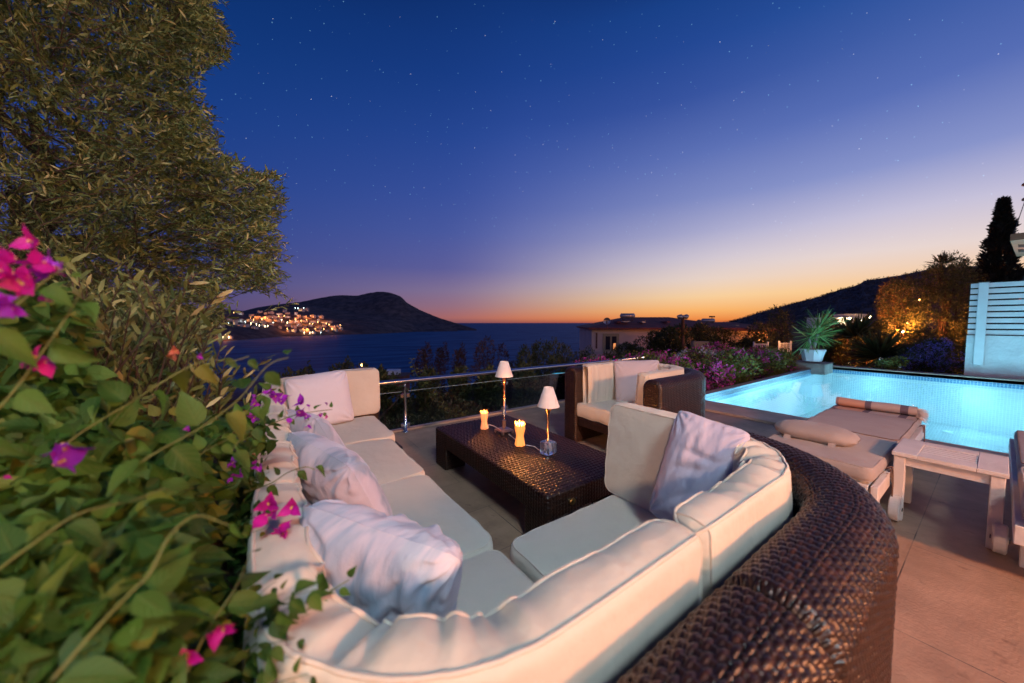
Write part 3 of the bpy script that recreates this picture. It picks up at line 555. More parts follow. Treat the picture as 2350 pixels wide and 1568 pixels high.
def weave_grid(name, P, U, V, parent, sign=1., **kw):
    n = grid_normals(P)*sign; h = weave(U, V, **kw); Q = P+n*h[..., None]
    return mk(name, Q.reshape(-1, 3), grid_faces(P.shape[0], P.shape[1]), M['wicker'], parent, True, np.stack([U, V], -1).reshape(-1, 2))
def wicker_wall(name, path, rad, th, z0, z1, parent, step=.005, pstep=.0026, endr=.042, roll=.085, capends=(True, True)):
    """a rounded-top woven wall along a floor path; outer side is on the right of the path"""
    C, Nn, s_ = roundpath(path, rad, step)
    q, qs = profile_pts([(th/2, z0), (th/2, z1), (-th/2, z1), (-th/2, z0)], [0, roll, roll, 0], pstep)
    e = np.minimum(s_, s_[-1]-s_); sh = np.where(e < endr, endr-np.sqrt(np.clip(endr**2-(endr-e)**2, 0, None)), 0)
    zc = z1-.12
    off = q[None, :, 0]*(1-sh/(th/2))[:, None]; zz = q[None, :, 1]-np.clip((q[None, :, 1]-zc)/.12, 0, 1)*sh[:, None]
    P = np.empty((len(s_), len(qs), 3)); P[..., :2] = C[:, None]+Nn[:, None]*off[..., None]; P[..., 2] = zz
    U = np.broadcast_to(s_[:, None], P.shape[:2]); V = np.broadcast_to(qs[None], P.shape[:2])
    o = weave_grid(name, P, U, V, parent, 1.)
    for k, ce in enumerate(capends):                    # woven end faces
        if not ce: continue
        c = C[0 if k == 0 else -1]; nn = Nn[0 if k == 0 else -1]; zs = np.arange(z0, z1-.001, .0045); xs_ = np.linspace(-1, 1, 31)
        half = np.array([(th/2-endr) if z < z1-roll else (th/2-endr)-(roll-math.sqrt(max(0, roll**2-(z-(z1-roll))**2)))*.9 for z in zs]); half = np.maximum(half, .002)
        zs2 = zs-np.clip((zs-(z1-.12))/.12, 0, 1)*endr
        G = np.empty((len(zs), 31, 3)); G[..., :2] = c+nn*(xs_[None, :, None]*half[:, None, None]); G[..., 2] = zs2[:, None]
        Vv = np.broadcast_to(zs[:, None], G.shape[:2]); Uu = xs_[None]*half[:, None]
        weave_grid('end_panel', G, Vv*1., Uu+.0, parent, 1. if k else -1.)
    return o
def wicker_ring(name, x0, x1, y0, y1, z0, z1, parent, r=.025, step=.005, pstep=.0026, top=True):
    C, Nn, s_ = roundpath([(x0, y0), (x0, y1), (x1, y1), (x1, y0)], r, step, True); inn = .014
    q, qs = profile_pts([(0, z0), (0, z1), (-inn*1.6, z1)], [0, inn, 0], pstep)
    P = np.empty((len(s_)+1, len(qs), 3)); C2 = np.vstack([C, C[:1]]); N2 = -np.vstack([Nn, Nn[:1]])
    sgn = 1 if ((C2[0]+N2[0]*.01-np.array([(x0+x1)/2, (y0+y1)/2]))**2).sum() > ((C2[0]-np.array([(x0+x1)/2, (y0+y1)/2]))**2).sum() else -1
    P[..., :2] = C2[:, None]+sgn*N2[:, None]*q[None, :, 0:1]; P[..., 2] = q[None, :, 1]
    ss = np.r_[s_, s_[-1]+step]; U = np.broadcast_to(ss[:, None], P.shape[:2]); V = np.broadcast_to(qs[None], P.shape[:2])
    n_ = grid_normals(P); mid_ = np.array([(x0+x1)/2, (y0+y1)/2]); out = ((P[:, 0, :2]-mid_)*n_[:, 0, :2]).sum() > 0
    weave_grid(name, P, U, V, parent, 1. if out else -1.)
    if top:
        gx = np.arange(x0+inn*1.3, x1-inn*1.3, .0028); gy = np.arange(y0+inn*1.3, y1-inn*1.3, .005); G = np.empty((len(gx), len(gy), 3)); G[..., 0] = gx[:, None]; G[..., 1] = gy[None]; G[..., 2] = z1
        weave_grid('woven_top' if top is True else top, G, np.broadcast_to(gy[None], G.shape[:2]), np.broadcast_to(gx[:, None], G.shape[:2]), parent, 1., pu=.030, pv=.0150)
def rot2(a): return np.array([[math.cos(a), -math.sin(a)], [math.sin(a), math.cos(a)]])
def slabcushion(name, c, sx, sy, th, m, parent, r=.06, bulge=.014, seed=0, frame=None, wr=.003, pipe=True, pipemat=None, er=.022):
    """a boxed cushion: local x,y plan, thickness along local z; frame = 3x3 rows (ex,ey,ez)"""
    F_ = np.eye(3) if frame is None else np.array(frame, float); hx, hy = sx/2, sy/2
    C, Nn, s_ = roundpath([(-hx, -hy), (hx, -hy), (hx, hy), (-hx, hy)], r, .014, True); n = len(s_)
    outw = Nn if (C[0]*Nn[0]).sum() > 0 else -Nn
    rings = []
    ks = [0, .2, .4, .6, .75, .86, .93, .975, 1]
    for k in ks[:-1]: rings.append((C*k, np.full(n, th/2+bulge*(1-k**3))))
    for a in np.linspace(0, 1, 9)[0:]:
        z = th/2*(1-2*a)*(.985 if a in (0, 1) else 1); o = .008*math.sin(PI*a)-(.006 if a in (0., 1.) else 0); rings.append((C+outw*o, np.full(n, z)))
    for k in ks[:-1][::-1]: rings.append((C*k, np.full(n, -th/2-bulge*.3*(1-k**3))))
    P = np.array([np.column_stack([a, b]) for a, b in rings]); sh = P.shape; Q = P.reshape(-1, 3)
    edge = np.clip(np.maximum(np.abs(Q[:, 0])/hx, np.abs(Q[:, 1])/hy), 0, 1)
    Q[:, 2] += wr*1.3*sn3(Q*[1, 1, .3], 9, seed)*(.4+edge)+wr*1.9*sn3(Q*[1, 1, 0], 34, seed+1, 2)*edge**6*np.sign(Q[:, 2]+1e-6)
    Q[:, :2] += .3*wr*sn3(Q, 15, seed+2)[:, None]
    Wd = Q@F_+np.array(c); o = mk(name, Wd, grid_faces(sh[0], n, 0, False, True), m, parent)
    if pipe:
        pb = MB()
        for k in (len(ks)-1, len(ks)-1+8):
            ring = Q.reshape(sh)[k]; pb.tube(np.vstack([ring, ring[:1]])@F_+np.array(c), .0036, 7, cap=False)
        pb.build('piping', pipemat or M['pipe'], o, True)
    return o
def bandcushion(name, path, rad, th, z0, z1, m, parent, wr=.004, seed=0, folds=(), step=.01, dens=1., endr=.045, lean=0.):
    """curved back cushion standing on edge along a floor path; inner side on the left"""
    C, Nn, s_ = roundpath(path, rad, step); r = .022
    q, qs = profile_pts([(th/2, z0), (th/2+.012, (z0+z1)/2), (th/2, z1), (0, z1+.012), (-th/2, z1), (-th/2-.012, (z0+z1)/2), (-th/2, z0), (0, z0)], [0, .2, r, .09, r, .2, r, 0], .009)
    g = np.random.default_rng(seed+100); e = np.minimum(s_, s_[-1]-s_); sh = np.where(e < endr, endr-np.sqrt(np.clip(endr**2-(endr-e)**2, 0, None)), 0)
    off = q[None, :, 0]*(1-sh*.9/(th/2))[:, None]; zm = (z0+z1)/2; zz = zm+(q[None, :, 1]-zm)*(1-sh*.8/((z1-z0)/2))[:, None]
    # gathers: narrow folds, strongest on the inner (compressed) side
    T = np.gradient(C, axis=0); an = np.unwrap(np.arctan2(T[:, 1], T[:, 0])); curv = np.abs(np.gradient(an, s_)); curv = np.convolve(curv, np.ones(15)/15, 'same'); cw = np.clip(curv/2.2, .42, 1)*dens
    fold = np.zeros(len(s_))
    for _ in range(int(s_[-1]/.019)):
        c0 = g.uniform(.03, s_[-1]-.03); w = g.uniform(.008, .024); fold += g.uniform(-1, .5)*np.exp(-((s_-c0)/w)**2)
    for c0, w, a in folds: fold += a*np.exp(-((s_-c0)/w)**2)
    inner = np.clip(.5-q[:, 0]/th, 0, 1)**1.3; topw = np.clip((q[:, 1]-z0)/(z1-z0), 0, 1)
    dz = (fold*cw)[:, None]*inner[None]*np.clip((topw[None]-.5)/.5, 0, 1)*.030
    do = (fold*cw)[:, None]*(inner[None]*.017+.0015)
    P = np.empty((len(s_), len(qs), 3)); P[..., :2] = C[:, None]+Nn[:, None]*(off+do+lean*(topw[None]-.5))[..., None]; P[..., 2] = zz+dz
    sp = P.reshape(-1, 3); n_ = grid_normals(P).reshape(-1, 3); sp = sp+n_*(wr*sn3(sp, 11, seed)+wr*.5*sn3(sp, 30, seed+1, 2))[:, None]; P = sp.reshape(P.shape)
    nq = len(qs); V = [sp]; F = [grid_faces(len(s_), nq, 0, False, True)]; base = len(sp); T3 = []
    for row in (0, len(s_)-1):
        V.append(P[row].mean(0)[None]); k = np.arange(nq); T3.append(np.stack([np.full(nq, base), row*nq+k, row*nq+(k+1) % nq], 1)); base += 1
    o = mk(name, np.vstack(V), F+[np.vstack(T3)], m, parent)
    pb = MB(); kin = int(np.argmin(np.abs(q[:, 0]+th/2)+np.abs(q[:, 1]-z1))); kout = int(np.argmin(np.abs(q[:, 0]-th/2)+np.abs(q[:, 1]-z1)))
    for k in (kin, kout): dv = P[:, k]-P.mean(1); dv /= np.linalg.norm(dv, axis=1)[:, None]; pb.tube(P[:, k]+dv*.0015+np.array([0, 0, .001]), .0042, 7)
    for row in (2, len(s_)-3): pb.tube(np.vstack([P[row], P[row][:1]]), .0034, 6, cap=False)
    pb.build('piping', M['pipe'], o, True); return o
def pillow(name, c, ex, ey, w, h, th, m, label, cat='pillow', group=None, seed=0, wr=.006, folds=None, droop=0., pleat=0.):
    """soft square pillow: ex, ey span it, front bulges along ex x ey"""
    ex = np.array(ex, float); ex /= np.linalg.norm(ex); ey = np.array(ey, float); ey -= ex*(ex@ey); ey /= np.linalg.norm(ey); ez = np.cross(ex, ey); n = 72
    a = np.sin(np.linspace(-PI/2, PI/2, n)); U, V = np.meshgrid(a, a, indexing='ij'); Vs = []; Fs = []
    for sd in (1, -1):
        cr = 1-.10*(U*V)**4; pin = (1-.07*(1-V**2)*np.abs(U)**3)*cr; pin2 = (1-.07*(1-U**2)*np.abs(V)**3)*cr
        x = U*w/2*pin; y = V*h/2*pin2; f = np.clip((1-U**4)*(1-V**4), 0, 1)**.62*(.75+.25*(1-U**2)*(1-V**2)); z = sd*th/2*f
        P = np.stack([x, y, z], -1).reshape(-1, 3); em = (f.ravel())
        P[:, 2] += sd*wr*sn3(P, 9, seed+sd, 2)*np.clip(em*2, 0, 1)
        if folds:
            for (fu, fv, ang, ln, wd, amp) in folds:
                dx = U.ravel()-fu; dy = V.ravel()-fv; ca_, sa = math.cos(ang), math.sin(ang); al = dx*ca_+dy*sa; ac = -dx*sa+dy*ca_+.12*np.sin(al*3); P[:, 2] += sd*amp*np.exp(-(al/ln)**2-(ac/wd)**2)*np.clip(em*2, 0, 1)
        # gathers that radiate from the corners and seams
        for cx_, cy_ in ((1, 1), (1, -1), (-1, 1), (-1, -1)):
            dx = U.ravel()-cx_; dy = V.ravel()-cy_; rr_ = np.hypot(dx, dy); th_ = np.arctan2(dy*cy_, dx*cx_); P[:, 2] += sd*wr*.9*np.sin(th_*15+seed+cx_)*np.exp(-((rr_-.35)/.28)**2)
        gz_ = .5*wr*np.sin(U.ravel()*26+seed)*np.exp(-((1-np.abs(V.ravel()))/.16)**2)+.5*wr*np.sin(V.ravel()*24+seed*2)*np.exp(-((1-np.abs(U.ravel()))/.16)**2); P[:, 2] += sd*gz_*np.clip(em*3, 0, 1)
        P[:, 1] -= droop*(P[:, 0]/w)**2
        if pleat: P[:, 2] += sd*pleat*(np.sin(U.ravel()*15+2.2*V.ravel()+1.3*np.sin(V.ravel()*3+seed))+.6*np.sin(U.ravel()*27-3*V.ravel()+seed))*np.clip(em*1.6-.25, 0, 1)*(.35+.65*np.clip(V.ravel()+.5, 0, 1))
        P[:, 2] = sd*(np.maximum(sd*P[:, 2], .62*th/2*em)*np.clip(em*5, 0, 1))
        Vs.append(P[:, :1]*ex+P[:, 1:2]*ey+P[:, 2:3]*ez+np.array(c)); F = grid_faces(n, n, 0 if sd > 0 else n*n); Fs.append(F if sd > 0 else F[:, ::-1])
    o = mk(name, np.vstack(Vs), [np.vstack(Fs)], m, None); return tag(o, label, cat, group)

# ------------------------------------------------------------------ sectional sofa: five wicker modules in a U round the table
SZ, CZ, WT, WZT = .43, .85, .19, .82       # seat top, back cushion top, wicker thickness and top
SOFA = 'modules of the wicker corner sofa'
def seat(parent, x0, x1, y0, y1, seed, r=.06):
    return slabcushion('seat_cushion', ((x0+x1)/2, (y0+y1)/2, SZ-.062), x1-x0-.006, y1-y0-.006, .10, M['cream'], parent, r, .016, seed)
def sbase(parent, x0, x1, y0, y1): wicker_ring('seat_base', x0, x1, y0, y1, .04, SZ-.115, parent, top=False, step=.01, pstep=.004)
# module 1: near right curved corner
m1_ = thing('sofa_module', (1.25, .65, 0), 'near right corner module of the wicker sofa, its curved back nearest the pool', 'sofa', SOFA)
wicker_wall('wicker_back', [(.724, .215), (1.70, .215), (1.70, 1.20)], .52, WT, .03, WZT, m1_, step=.0040, pstep=.0018, endr=.024)
sbase(m1_, .75, 1.56, .30, 1.11); seat(m1_, .755, 1.46, .44, 1.12, 1)
bandcushion('back_cushion', [(.765, .395), (1.515, .395), (1.515, .70)], .31, .105, SZ-.03, CZ, M['cream'], m1_, seed=5, dens=1.5, folds=[(.80, .012, -1.6), (.88, .014, -1.2), (.62, .01, -.8)])
slabcushion('side_back_cushion', (1.50, .905, .645), .54, .46, .12, M['cream'], m1_, .05, .018, 9, frame=[(0, 1, 0), (.10, 0, .995), (.995, 0, -.10)], wr=.004)
# module 2: near left curved corner (the camera looks over its back)
m2_ = thing('sofa_module', (.25, .6, 0), 'near left corner module of the wicker sofa with puckered curved cushion', 'sofa', SOFA)
wicker_wall('wicker_back', [(-.17, 1.13), (-.17, .215), (.715, .215)], .45, WT, .03, WZT, m2_, step=.0040, pstep=.0018, endr=.024)
sbase(m2_, -.06, .74, .30, 1.13); seat(m2_, .02, .715, .44, 1.13, 2)
bandcushion('back_cushion', [(.005, 1.165), (.005, .395), (.752, .395)], .33, .105, SZ-.03, CZ, M['cream'], m2_, seed=8, dens=1.0, folds=[(.66, .016, -3.2), (.70, .012, -1.5), (.885, .014, -1.4), (.52, .02, -1.), (.40, .018, -1.3)])
# modules 3, 4: left run
for i, (ya, yb) in enumerate(((1.134, 1.915), (1.919, 2.70))):
    m_ = thing('sofa_module', (.25, (ya+yb)/2, 0), ('left sofa module beside the big blue streaked pillow, third seat from the rail', 'left sofa module with the pale middle seat between two others, second seat from the rail')[i], 'sofa', SOFA)
    wicker_wall('wicker_back', [(-.17, yb), (-.17, ya)], 0, WT, .03, WZT, m_, step=.008, pstep=.004)
    sbase(m_, -.06, .74, ya, yb); seat(m_, .02, .735+.012*i, ya, yb, 3+i, .07)
    bandcushion('back_cushion', [(.005, yb-.004), (.005, ya+(.035 if i == 0 else 0))], 0, .105, SZ-.03, CZ-.01, M['cream'], m_, seed=20+i, dens=2.5)
# module 5: far left corner in front of the rail
m5_ = thing('sofa_module', (.25, 3.2, 0), 'far left corner module of the wicker sofa, standing against the steel railing', 'sofa', SOFA)
wicker_wall('wicker_back', [(.90, 3.67), (-.17, 3.67), (-.17, 2.705)], .42, WT, .03, WZT, m5_, step=.008, pstep=.004)
sbase(m5_, -.06, .85, 2.705, 3.56); seat(m5_, .02, .80, 2.705, 3.44, 6, .07)
bandcushion('back_cushion', [(.46, 3.535), (.005, 3.535), (.005, 2.71)], .30, .105, SZ-.03, CZ-.02, M['cream'], m5_, seed=31, dens=1.2)
slabcushion('side_back_cushion', (.655, 3.505, .642), .42, .43, .12, M['cream'], m5_, .05, .015, 12, frame=[(1, 0, 0), (0, .03, 1), (0, -1, .03)], wr=.003)
# ------------------------------------------------------------------ armchair
ac = thing('armchair', (3.2, 2.17, 0), 'brown wicker barrel armchair with cream cushions by the pool corner', 'armchair')
AX, AY0, AY1 = 2.66, 1.585, 2.76
wicker_wall('wicker_back', [(AX, AY1-.085), (3.72, AY1-.085), (3.72, AY0+.095), (AX-.02, AY0+.095)], [0, .45, .45, 0], .17, .02, .815, ac, step=.005, pstep=.0028, roll=.07, endr=.022) if False else None
wicker_wall('wicker_back', [(AX-.03, AY0+.10), (3.70, AY0+.10), (3.70, AY1-.08), (AX, AY1-.08)], [0, .45, .45, 0], .175, .02, .815, ac, step=.005, pstep=.0028, roll=.075, endr=.022)
wicker_ring('seat_rail', AX+.03, 3.6, AY0+.17, AY1-.15, .20, .29, ac, top=False, step=.01, pstep=.004)
slabcushion('seat_cushion', (3.04, 2.19, .365), .72, .86, .13, M['cream'], ac, .05, .02, 41)
bandcushion('arm_cushion', [(2.69, AY0+.235), (3.50, AY0+.235), (3.50, 2.30)], .30, .115, .30, .845, M['cream'], ac, seed=44, dens=.6, endr=.03)
bandcushion('back_cushion', [(3.50, 2.05), (3.50, 2.545), (2.76, 2.545)], .25, .115, .40, .845, M['cream'], ac, seed=47, dens=.6, endr=.03)
# ------------------------------------------------------------------ coffee table
tb = thing('coffee_table', (1.63, 2.2, 0), 'low rectangular brown wicker coffee table carrying two lamps and two candle holders', 'coffee table')
TX0, TX1, TY0, TY1 = 1.235, 2.025, 1.405, 2.985
wicker_ring('table_top', TX0, TX1, TY0, TY1, .20, .335, tb, r=.02, step=.005, pstep=.0028, top='woven_top')
mk('top_underside', [[TX0+.01, TY0+.01, .2], [TX1-.01, TY0+.01, .2], [TX1-.01, TY1-.01, .2], [TX0+.01, TY1-.01, .2]], np.array([[0, 1, 2, 3]]), M['gap'], tb, False)
for (x, y) in ((TX0, TY0), (TX1-.2, TY0), (TX0, TY1-.22), (TX1-.2, TY1-.22)): wicker_ring('leg', x+.002, x+.198, y+.002, y+.218, .0, .202, tb, r=.012, step=.007, pstep=.003, top=False)
bd = MB(); th = np.linspace(0, 2*PI, 29)[:-1]; cx_, cz_ = 1.415, .262
for rr_, yy, in ((1., -.012), (.86, -.015)):
    V = np.stack([cx_+.026*rr_*np.cos(th), np.full(28, TY0+yy), cz_+.0185*rr_*np.sin(th)], 1); bd.add(np.vstack([V, V+[0, .02, 0]]), [grid_faces(2, 28, 0, False, True), np.array([list(range(28))])])
for k in range(3): bd.box((cx_, TY0-.0155, cz_+.007-k*.007), (.026-.004*(k % 2), .0015, .0018), m=1)
bd.build('oval_badge', [M['brass'], M['stem']], tb)
# ------------------------------------------------------------------ lamps and candle holders on the table
TT = .339
def shade_m(c, z0, z1, r0, r1, parent):
    m_ = MB(); m_.lathe((c[0], c[1], 0), [(r0, z0), (r1, z1), (r1-.002, z1), (r0-.002, z0), (r0, z0)], 40); return m_.build('lamp_shade', M['shade'], parent, True)
tl = thing('table_lamp', (1.662, 2.476, TT), 'tall thin copper table lamp with small white shade on a square four footed stand', 'table lamp')
shade_m((1.662, 2.476), .835, .965, .078, .036, tl)
m_ = MB(); m_.tube([(1.662, 2.476, .44), (1.662, 2.476, .84)], .0065, 10); m_.lathe((1.662, 2.476, 0), [(.002, .69), (.009, .70), (.009, .705), (.002, .715)], 12); m_.build('pole', M['copper'], tl, True)
m_ = MB(); m_.lathe((1.662, 2.476, 0), [(.006, .765), (.012, .775), (.017, .80), (.016, .86), (.004, .875)], 16); m_.build('bulb_socket', M['copper'], tl, True)
m_ = MB(); m_.box((1.662, 2.476, TT+.025), (.125, .125, .008), bev=.002); m_.box((1.662, 2.476, TT+.033), (.10, .10, .010), bev=.003); m_.box((1.662, 2.476, TT+.072), (.024, .024, .07), bev=.003); m_.box((1.662, 2.476, TT+.108), (.030, .030, .008), bev=.002)
m_.build('stand', M['pewter'], tl)
for sx in (-1, 1):
    for sy in (-1, 1): f = MB(); f.box((1.662+sx*.052, 2.476+sy*.060, TT+.0115), (.024, .006, .022)); f.box((1.662+sx*.060, 2.476+sy*.052, TT+.0108), (.006, .022, .0205)); f.build('foot', M['pewter'], tl)
gl_ = thing('table_lamp', (1.66, 1.89, TT), 'shorter brass table lamp with white shade on a clear glass cube base', 'table lamp')
gc = (1.655, 1.885)
shade_m(gc, .692, .832, .081, .033, gl_)
m_ = MB(); m_.tube([(*gc, .42), (*gc, .70)], .0055, 10); m_.build('pole', M['brass'], gl_, True)
m_ = MB(); m_.lathe((*gc, 0), [(.006, .63), (.010, .645), (.016, .66), (.016, .71), (.005, .72)], 16); m_.box((gc[0]+.012, gc[1]-.012, .668), (.008, .008, .012)); m_.build('bulb_socket', M['brass'], gl_, True)
m_ = MB(); m_.box((*gc, TT+.0465), (.092, .092, .091), rz=.12, bev=.007); m_.build('glass_cube', M['crystal'], gl_)
m_ = MB(); m_.lathe((*gc, 0), [(.003, TT+.02), (.016, TT+.03), (.02, TT+.05), (.014, TT+.075), (.005, TT+.088)], 10); m_.build('fluted_core', simple('frosted_core', (.80, .74, .74), .3), gl_, True)
def candle(c, s, lit, label):
    t_ = thing('candle_holder', (*c, TT), label, 'candle holder', 'wax candle holders on the table'); a0 = PI/4+.5
    m_ = MB(); n = 6; prof = [(.036, 0), (.037, .004), (.030, .045), (.026, .068), (.030, .088), (.037, .118), (.036, .140)]
    prof = [(r_*s, z*s+TT) for r_, z in prof]; m_.lathe((*c, 0), prof, n, rot=a0)
    V = []; F = []; zt = prof[-1][1]; R_ = prof[-1][0]                                        # pointed petals round the rim
    for k in range(n*2):
        a = a0+k*PI/n; b2 = a+PI/n; mm = (a+b2)/2; r1_ = R_*math.cos(PI/n*((k % 2 == 0)*1.))*1.0
        def rim(an): q = ((an-a0) % (2*PI/n))-PI/n; return R_*math.cos(PI/n)/math.cos(q)
        i0 = len(V); V += [[c[0]+rim(a+1e-6)*math.cos(a), c[1]+rim(a+1e-6)*math.sin(a), zt], [c[0]+rim(b2-1e-6)*math.cos(b2), c[1]+rim(b2-1e-6)*math.sin(b2), zt], [c[0]+rim(mm)*1.02*math.cos(mm), c[1]+rim(mm)*1.02*math.sin(mm), zt+(.030 if k % 2 else .022)*s]]; F.append([i0, i0+1, i0+2])
    m_.add(V, np.array(F)); inn = [(r_-.004*s, z) for r_, z in prof[2:]]; m_.lathe((*c, 0), inn[::-1], n, rot=a0)
    m_.lathe((*c, 0), [(.001, TT+.095*s), (.031*s, TT+.095*s)], n, rot=a0)
    o = m_.build('wax_body', M['wax_hot'] if lit else M['wax'], t_)
    f = MB(); f.lathe((*c, 0), [(.001, TT+.10*s), (.010*s, TT+.115*s), (.009*s, TT+.128*s), (.001, TT+.152*s)], 10); f.build('flame', M['flame'], t_, True)
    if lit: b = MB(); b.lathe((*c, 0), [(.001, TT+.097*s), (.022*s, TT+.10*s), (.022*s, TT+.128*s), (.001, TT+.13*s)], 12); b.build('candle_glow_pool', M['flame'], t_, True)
    d = MB(); d.box((c[0], c[1], TT-.001), (.05*s, .05*s, .006)); d.build('base_plate', M['dark'], t_)
    lamp('candle_light', (c[0], c[1], TT+.165*s), (1, .33, .07), 17. if lit else 3., .02)
candle((1.578, 2.676), 1.0, False, 'dimmer peach wax candle holder at the left of the tall lamp')
candle((1.590, 2.146), 1.12, True, 'brightly glowing candle holder between the two table lamps')
def curve(pts, n=30):
    pts = np.array(pts, float); t_ = np.linspace(0, len(pts)-1, n); k = np.clip(t_.astype(int), 0, len(pts)-2); f = t_-k; P = np.vstack([2*pts[0]-pts[1], pts, 2*pts[-1]-pts[-2]]); a, b, c, d = P[k], P[k+1], P[k+2], P[k+3]; f = f[:, None]
    return .5*((2*b)+(-a+c)*f+(2*a-5*b+4*c-d)*f**2+(-a+3*b-3*c+d)*f**3)
c1 = MB(); c1.tube(curve([(1.612, 2.662, TT+.004), (1.635, 2.69, TT+.022), (1.655, 2.62, TT+.02), (1.66, 2.545, TT+.01)]), .0028, 7); tag(c1.build('lamp_cable', M['cable'], None, True), 'short white cable looping from the left candle to the tall lamp stand', 'cable')
c2 = MB(); c2.tube(curve([(1.66, 2.40, TT+.004), (1.64, 2.30, TT+.004), (1.615, 2.20, TT+.004)]), .0028, 7); c2.tube(curve([(1.622, 2.11, TT+.004), (1.655, 2.05, TT+.004), (1.64, 1.97, TT+.004), (1.65, 1.93, TT+.004)]), .0030, 7); tag(c2.build('lamp_cable', M['cable'], None, True), 'white cable running behind the bright candle to the glass cube lamp', 'cable')
# ------------------------------------------------------------------ pillows
def streaky(name, blue, pale, pink, scale=3., dirs=(1, 3, 1), rot=(0, 0, .6), seed=0.):
    m, t, b = mat(name); l = t.links.new; tcn = nd('ShaderNodeTexCoord', t); mp = nd('ShaderNodeMapping', t); mp.inputs['Scale'].default_value = dirs; mp.inputs['Rotation'].default_value = rot; mp.inputs['Location'].default_value = (seed, seed*.7, 0); l(tcn.outputs['Object'], mp.inputs[0])
    n = nd('ShaderNodeTexNoise', t); n.inputs['Scale'].default_value = scale; n.inputs['Detail'].default_value = 3; n.inputs['Distortion'].default_value = 1.; l(mp.outputs[0], n.inputs['Vector'])
    r = nd('ShaderNodeValToRGB', t); l(n.outputs[0], r.inputs[0]); e = r.color_ramp.elements; e[0].position = .40; e[0].color = (*blue, 1); e[1].position = .60; e[1].color = (*pale, 1); q = e.new(.51); q.color = (*pink, 1); l(r.outputs[0], b.inputs['Base Color'])
    b.inputs['Roughness'].default_value = .85; b.inputs['Specular IOR Level'].default_value = .12; b.inputs['Sheen Weight'].default_value = .2
    w = nd('ShaderNodeTexNoise', t); w.inputs['Scale'].default_value = 380; l(tcn.outputs['Object'], w.inputs['Vector']); w2 = nd('ShaderNodeTexNoise', t); w2.inputs['Scale'].default_value = 11; w2.inputs['Detail'].default_value = 4; l(mp.outputs[0], w2.inputs['Vector'])
    b1 = nd('ShaderNodeBump', t); b1.inputs['Strength'].default_value = .25; b1.inputs['Distance'].default_value = .002; l(w.outputs[0], b1.inputs['Height']); b2 = nd('ShaderNodeBump', t); b2.inputs['Strength'].default_value = .45; b2.inputs['Distance'].default_value = .02; l(w2.outputs[0], b2.inputs['Height']); l(b1.outputs[0], b2.inputs['Normal']); l(b2.outputs[0], b.inputs['Normal'])
    return m
TD1 = streaky('shade_streak_cotton', (.36, .46, .60), (.62, .61, .70), (.54, .56, .67), 3.2, (1.2, 4.5, 1), (0, 0, .9)); TD2 = streaky('blue_washed_cotton', (.32, .40, .52), (.62, .60, .70), (.58, .57, .68), 2.2, (1, 2.4, 1), (0, .3, .4), 3.1)  # big pillow's blue streaks put the shade of its folds into the colour
SP = 'scatter pillows on the sofa'
pillow('scatter_pillow', (.222, .880, .650), (.60, -.56, -.20), (-.28, -.32, .86), .42, .47, .20, TD1, 'largest pillow with blue fold shade in its colour, nearest the camera, slumped in the near sofa corner', group=SP, seed=3, wr=.006, pleat=.0075,
       folds=[(-.5, .5, .9, .6, .06, -.007), (-.2, .6, 1.0, .7, .05, -.006), (.1, .4, 1.1, .7, .06, -.007), (.4, .3, 1.2, .6, .05, -.006), (-.35, .2, .9, .5, .05, -.008), (.25, .2, 1.1, .6, .06, -.009), (.6, .2, 1.3, .4, .05, -.005)])
pillow('scatter_pillow', (.215, 1.50, .650), (.30, -.80, -.08), (-.42, -.12, .86), .48, .46, .20, TD2, 'pale lilac pillow with pointed corner just behind the big blue one', group=SP, seed=7, wr=.006, pleat=.0025, folds=[(-.3, .5, .2, .5, .06, -.010), (.1, .2, .3, .6, .07, -.008), (.4, -.1, .2, .5, .06, -.008)])
pillow('scatter_pillow', (.200, 2.12, .640), (.25, -.80, .05), (-.40, -.1, .86), .45, .44, .17, TD2, 'mostly hidden blue grey pillow behind the pointed lilac pillow', group=SP, seed=9, wr=.005)
pillow('scatter_pillow', (.345, 3.28, .655), (.85, .10, .06), (-.05, .22, .93), .50, .48, .17, M['white_fab'], 'lilac white pillow propped in the far sofa corner by the railing', group=SP, seed=13, wr=.005, droop=.05)
pillow('scatter_pillow', (1.385, .680, .690), (.12, -.92, -.15), (.24, -.0, .95), .29, .49, .18, streaky('lilac_washed_cotton', (.36, .38, .52), (.52, .49, .60), (.46, .44, .56), 2.0, (1, 2, 1), (.4, 0, .4), 5.), 'lilac pillow standing on its point in the near right sofa corner', group=SP, seed=17, wr=.005, pleat=.0016,
       folds=[(.1, .35, .3, .5, .06, -.014), (-.1, .1, .5, .6, .07, -.012), (.5, -.3, 1.2, .3, .07, -.02), (0, -.3, .8, .5, .06, -.009)])
pillow('scatter_pillow', (3.30, 2.28, .655), (.75, -.66, .03), (.12, .12, .93), .52, .50, .16, M['grey_fab'], 'grey lilac pillow in the corner of the wicker armchair', seed=21, wr=.004)
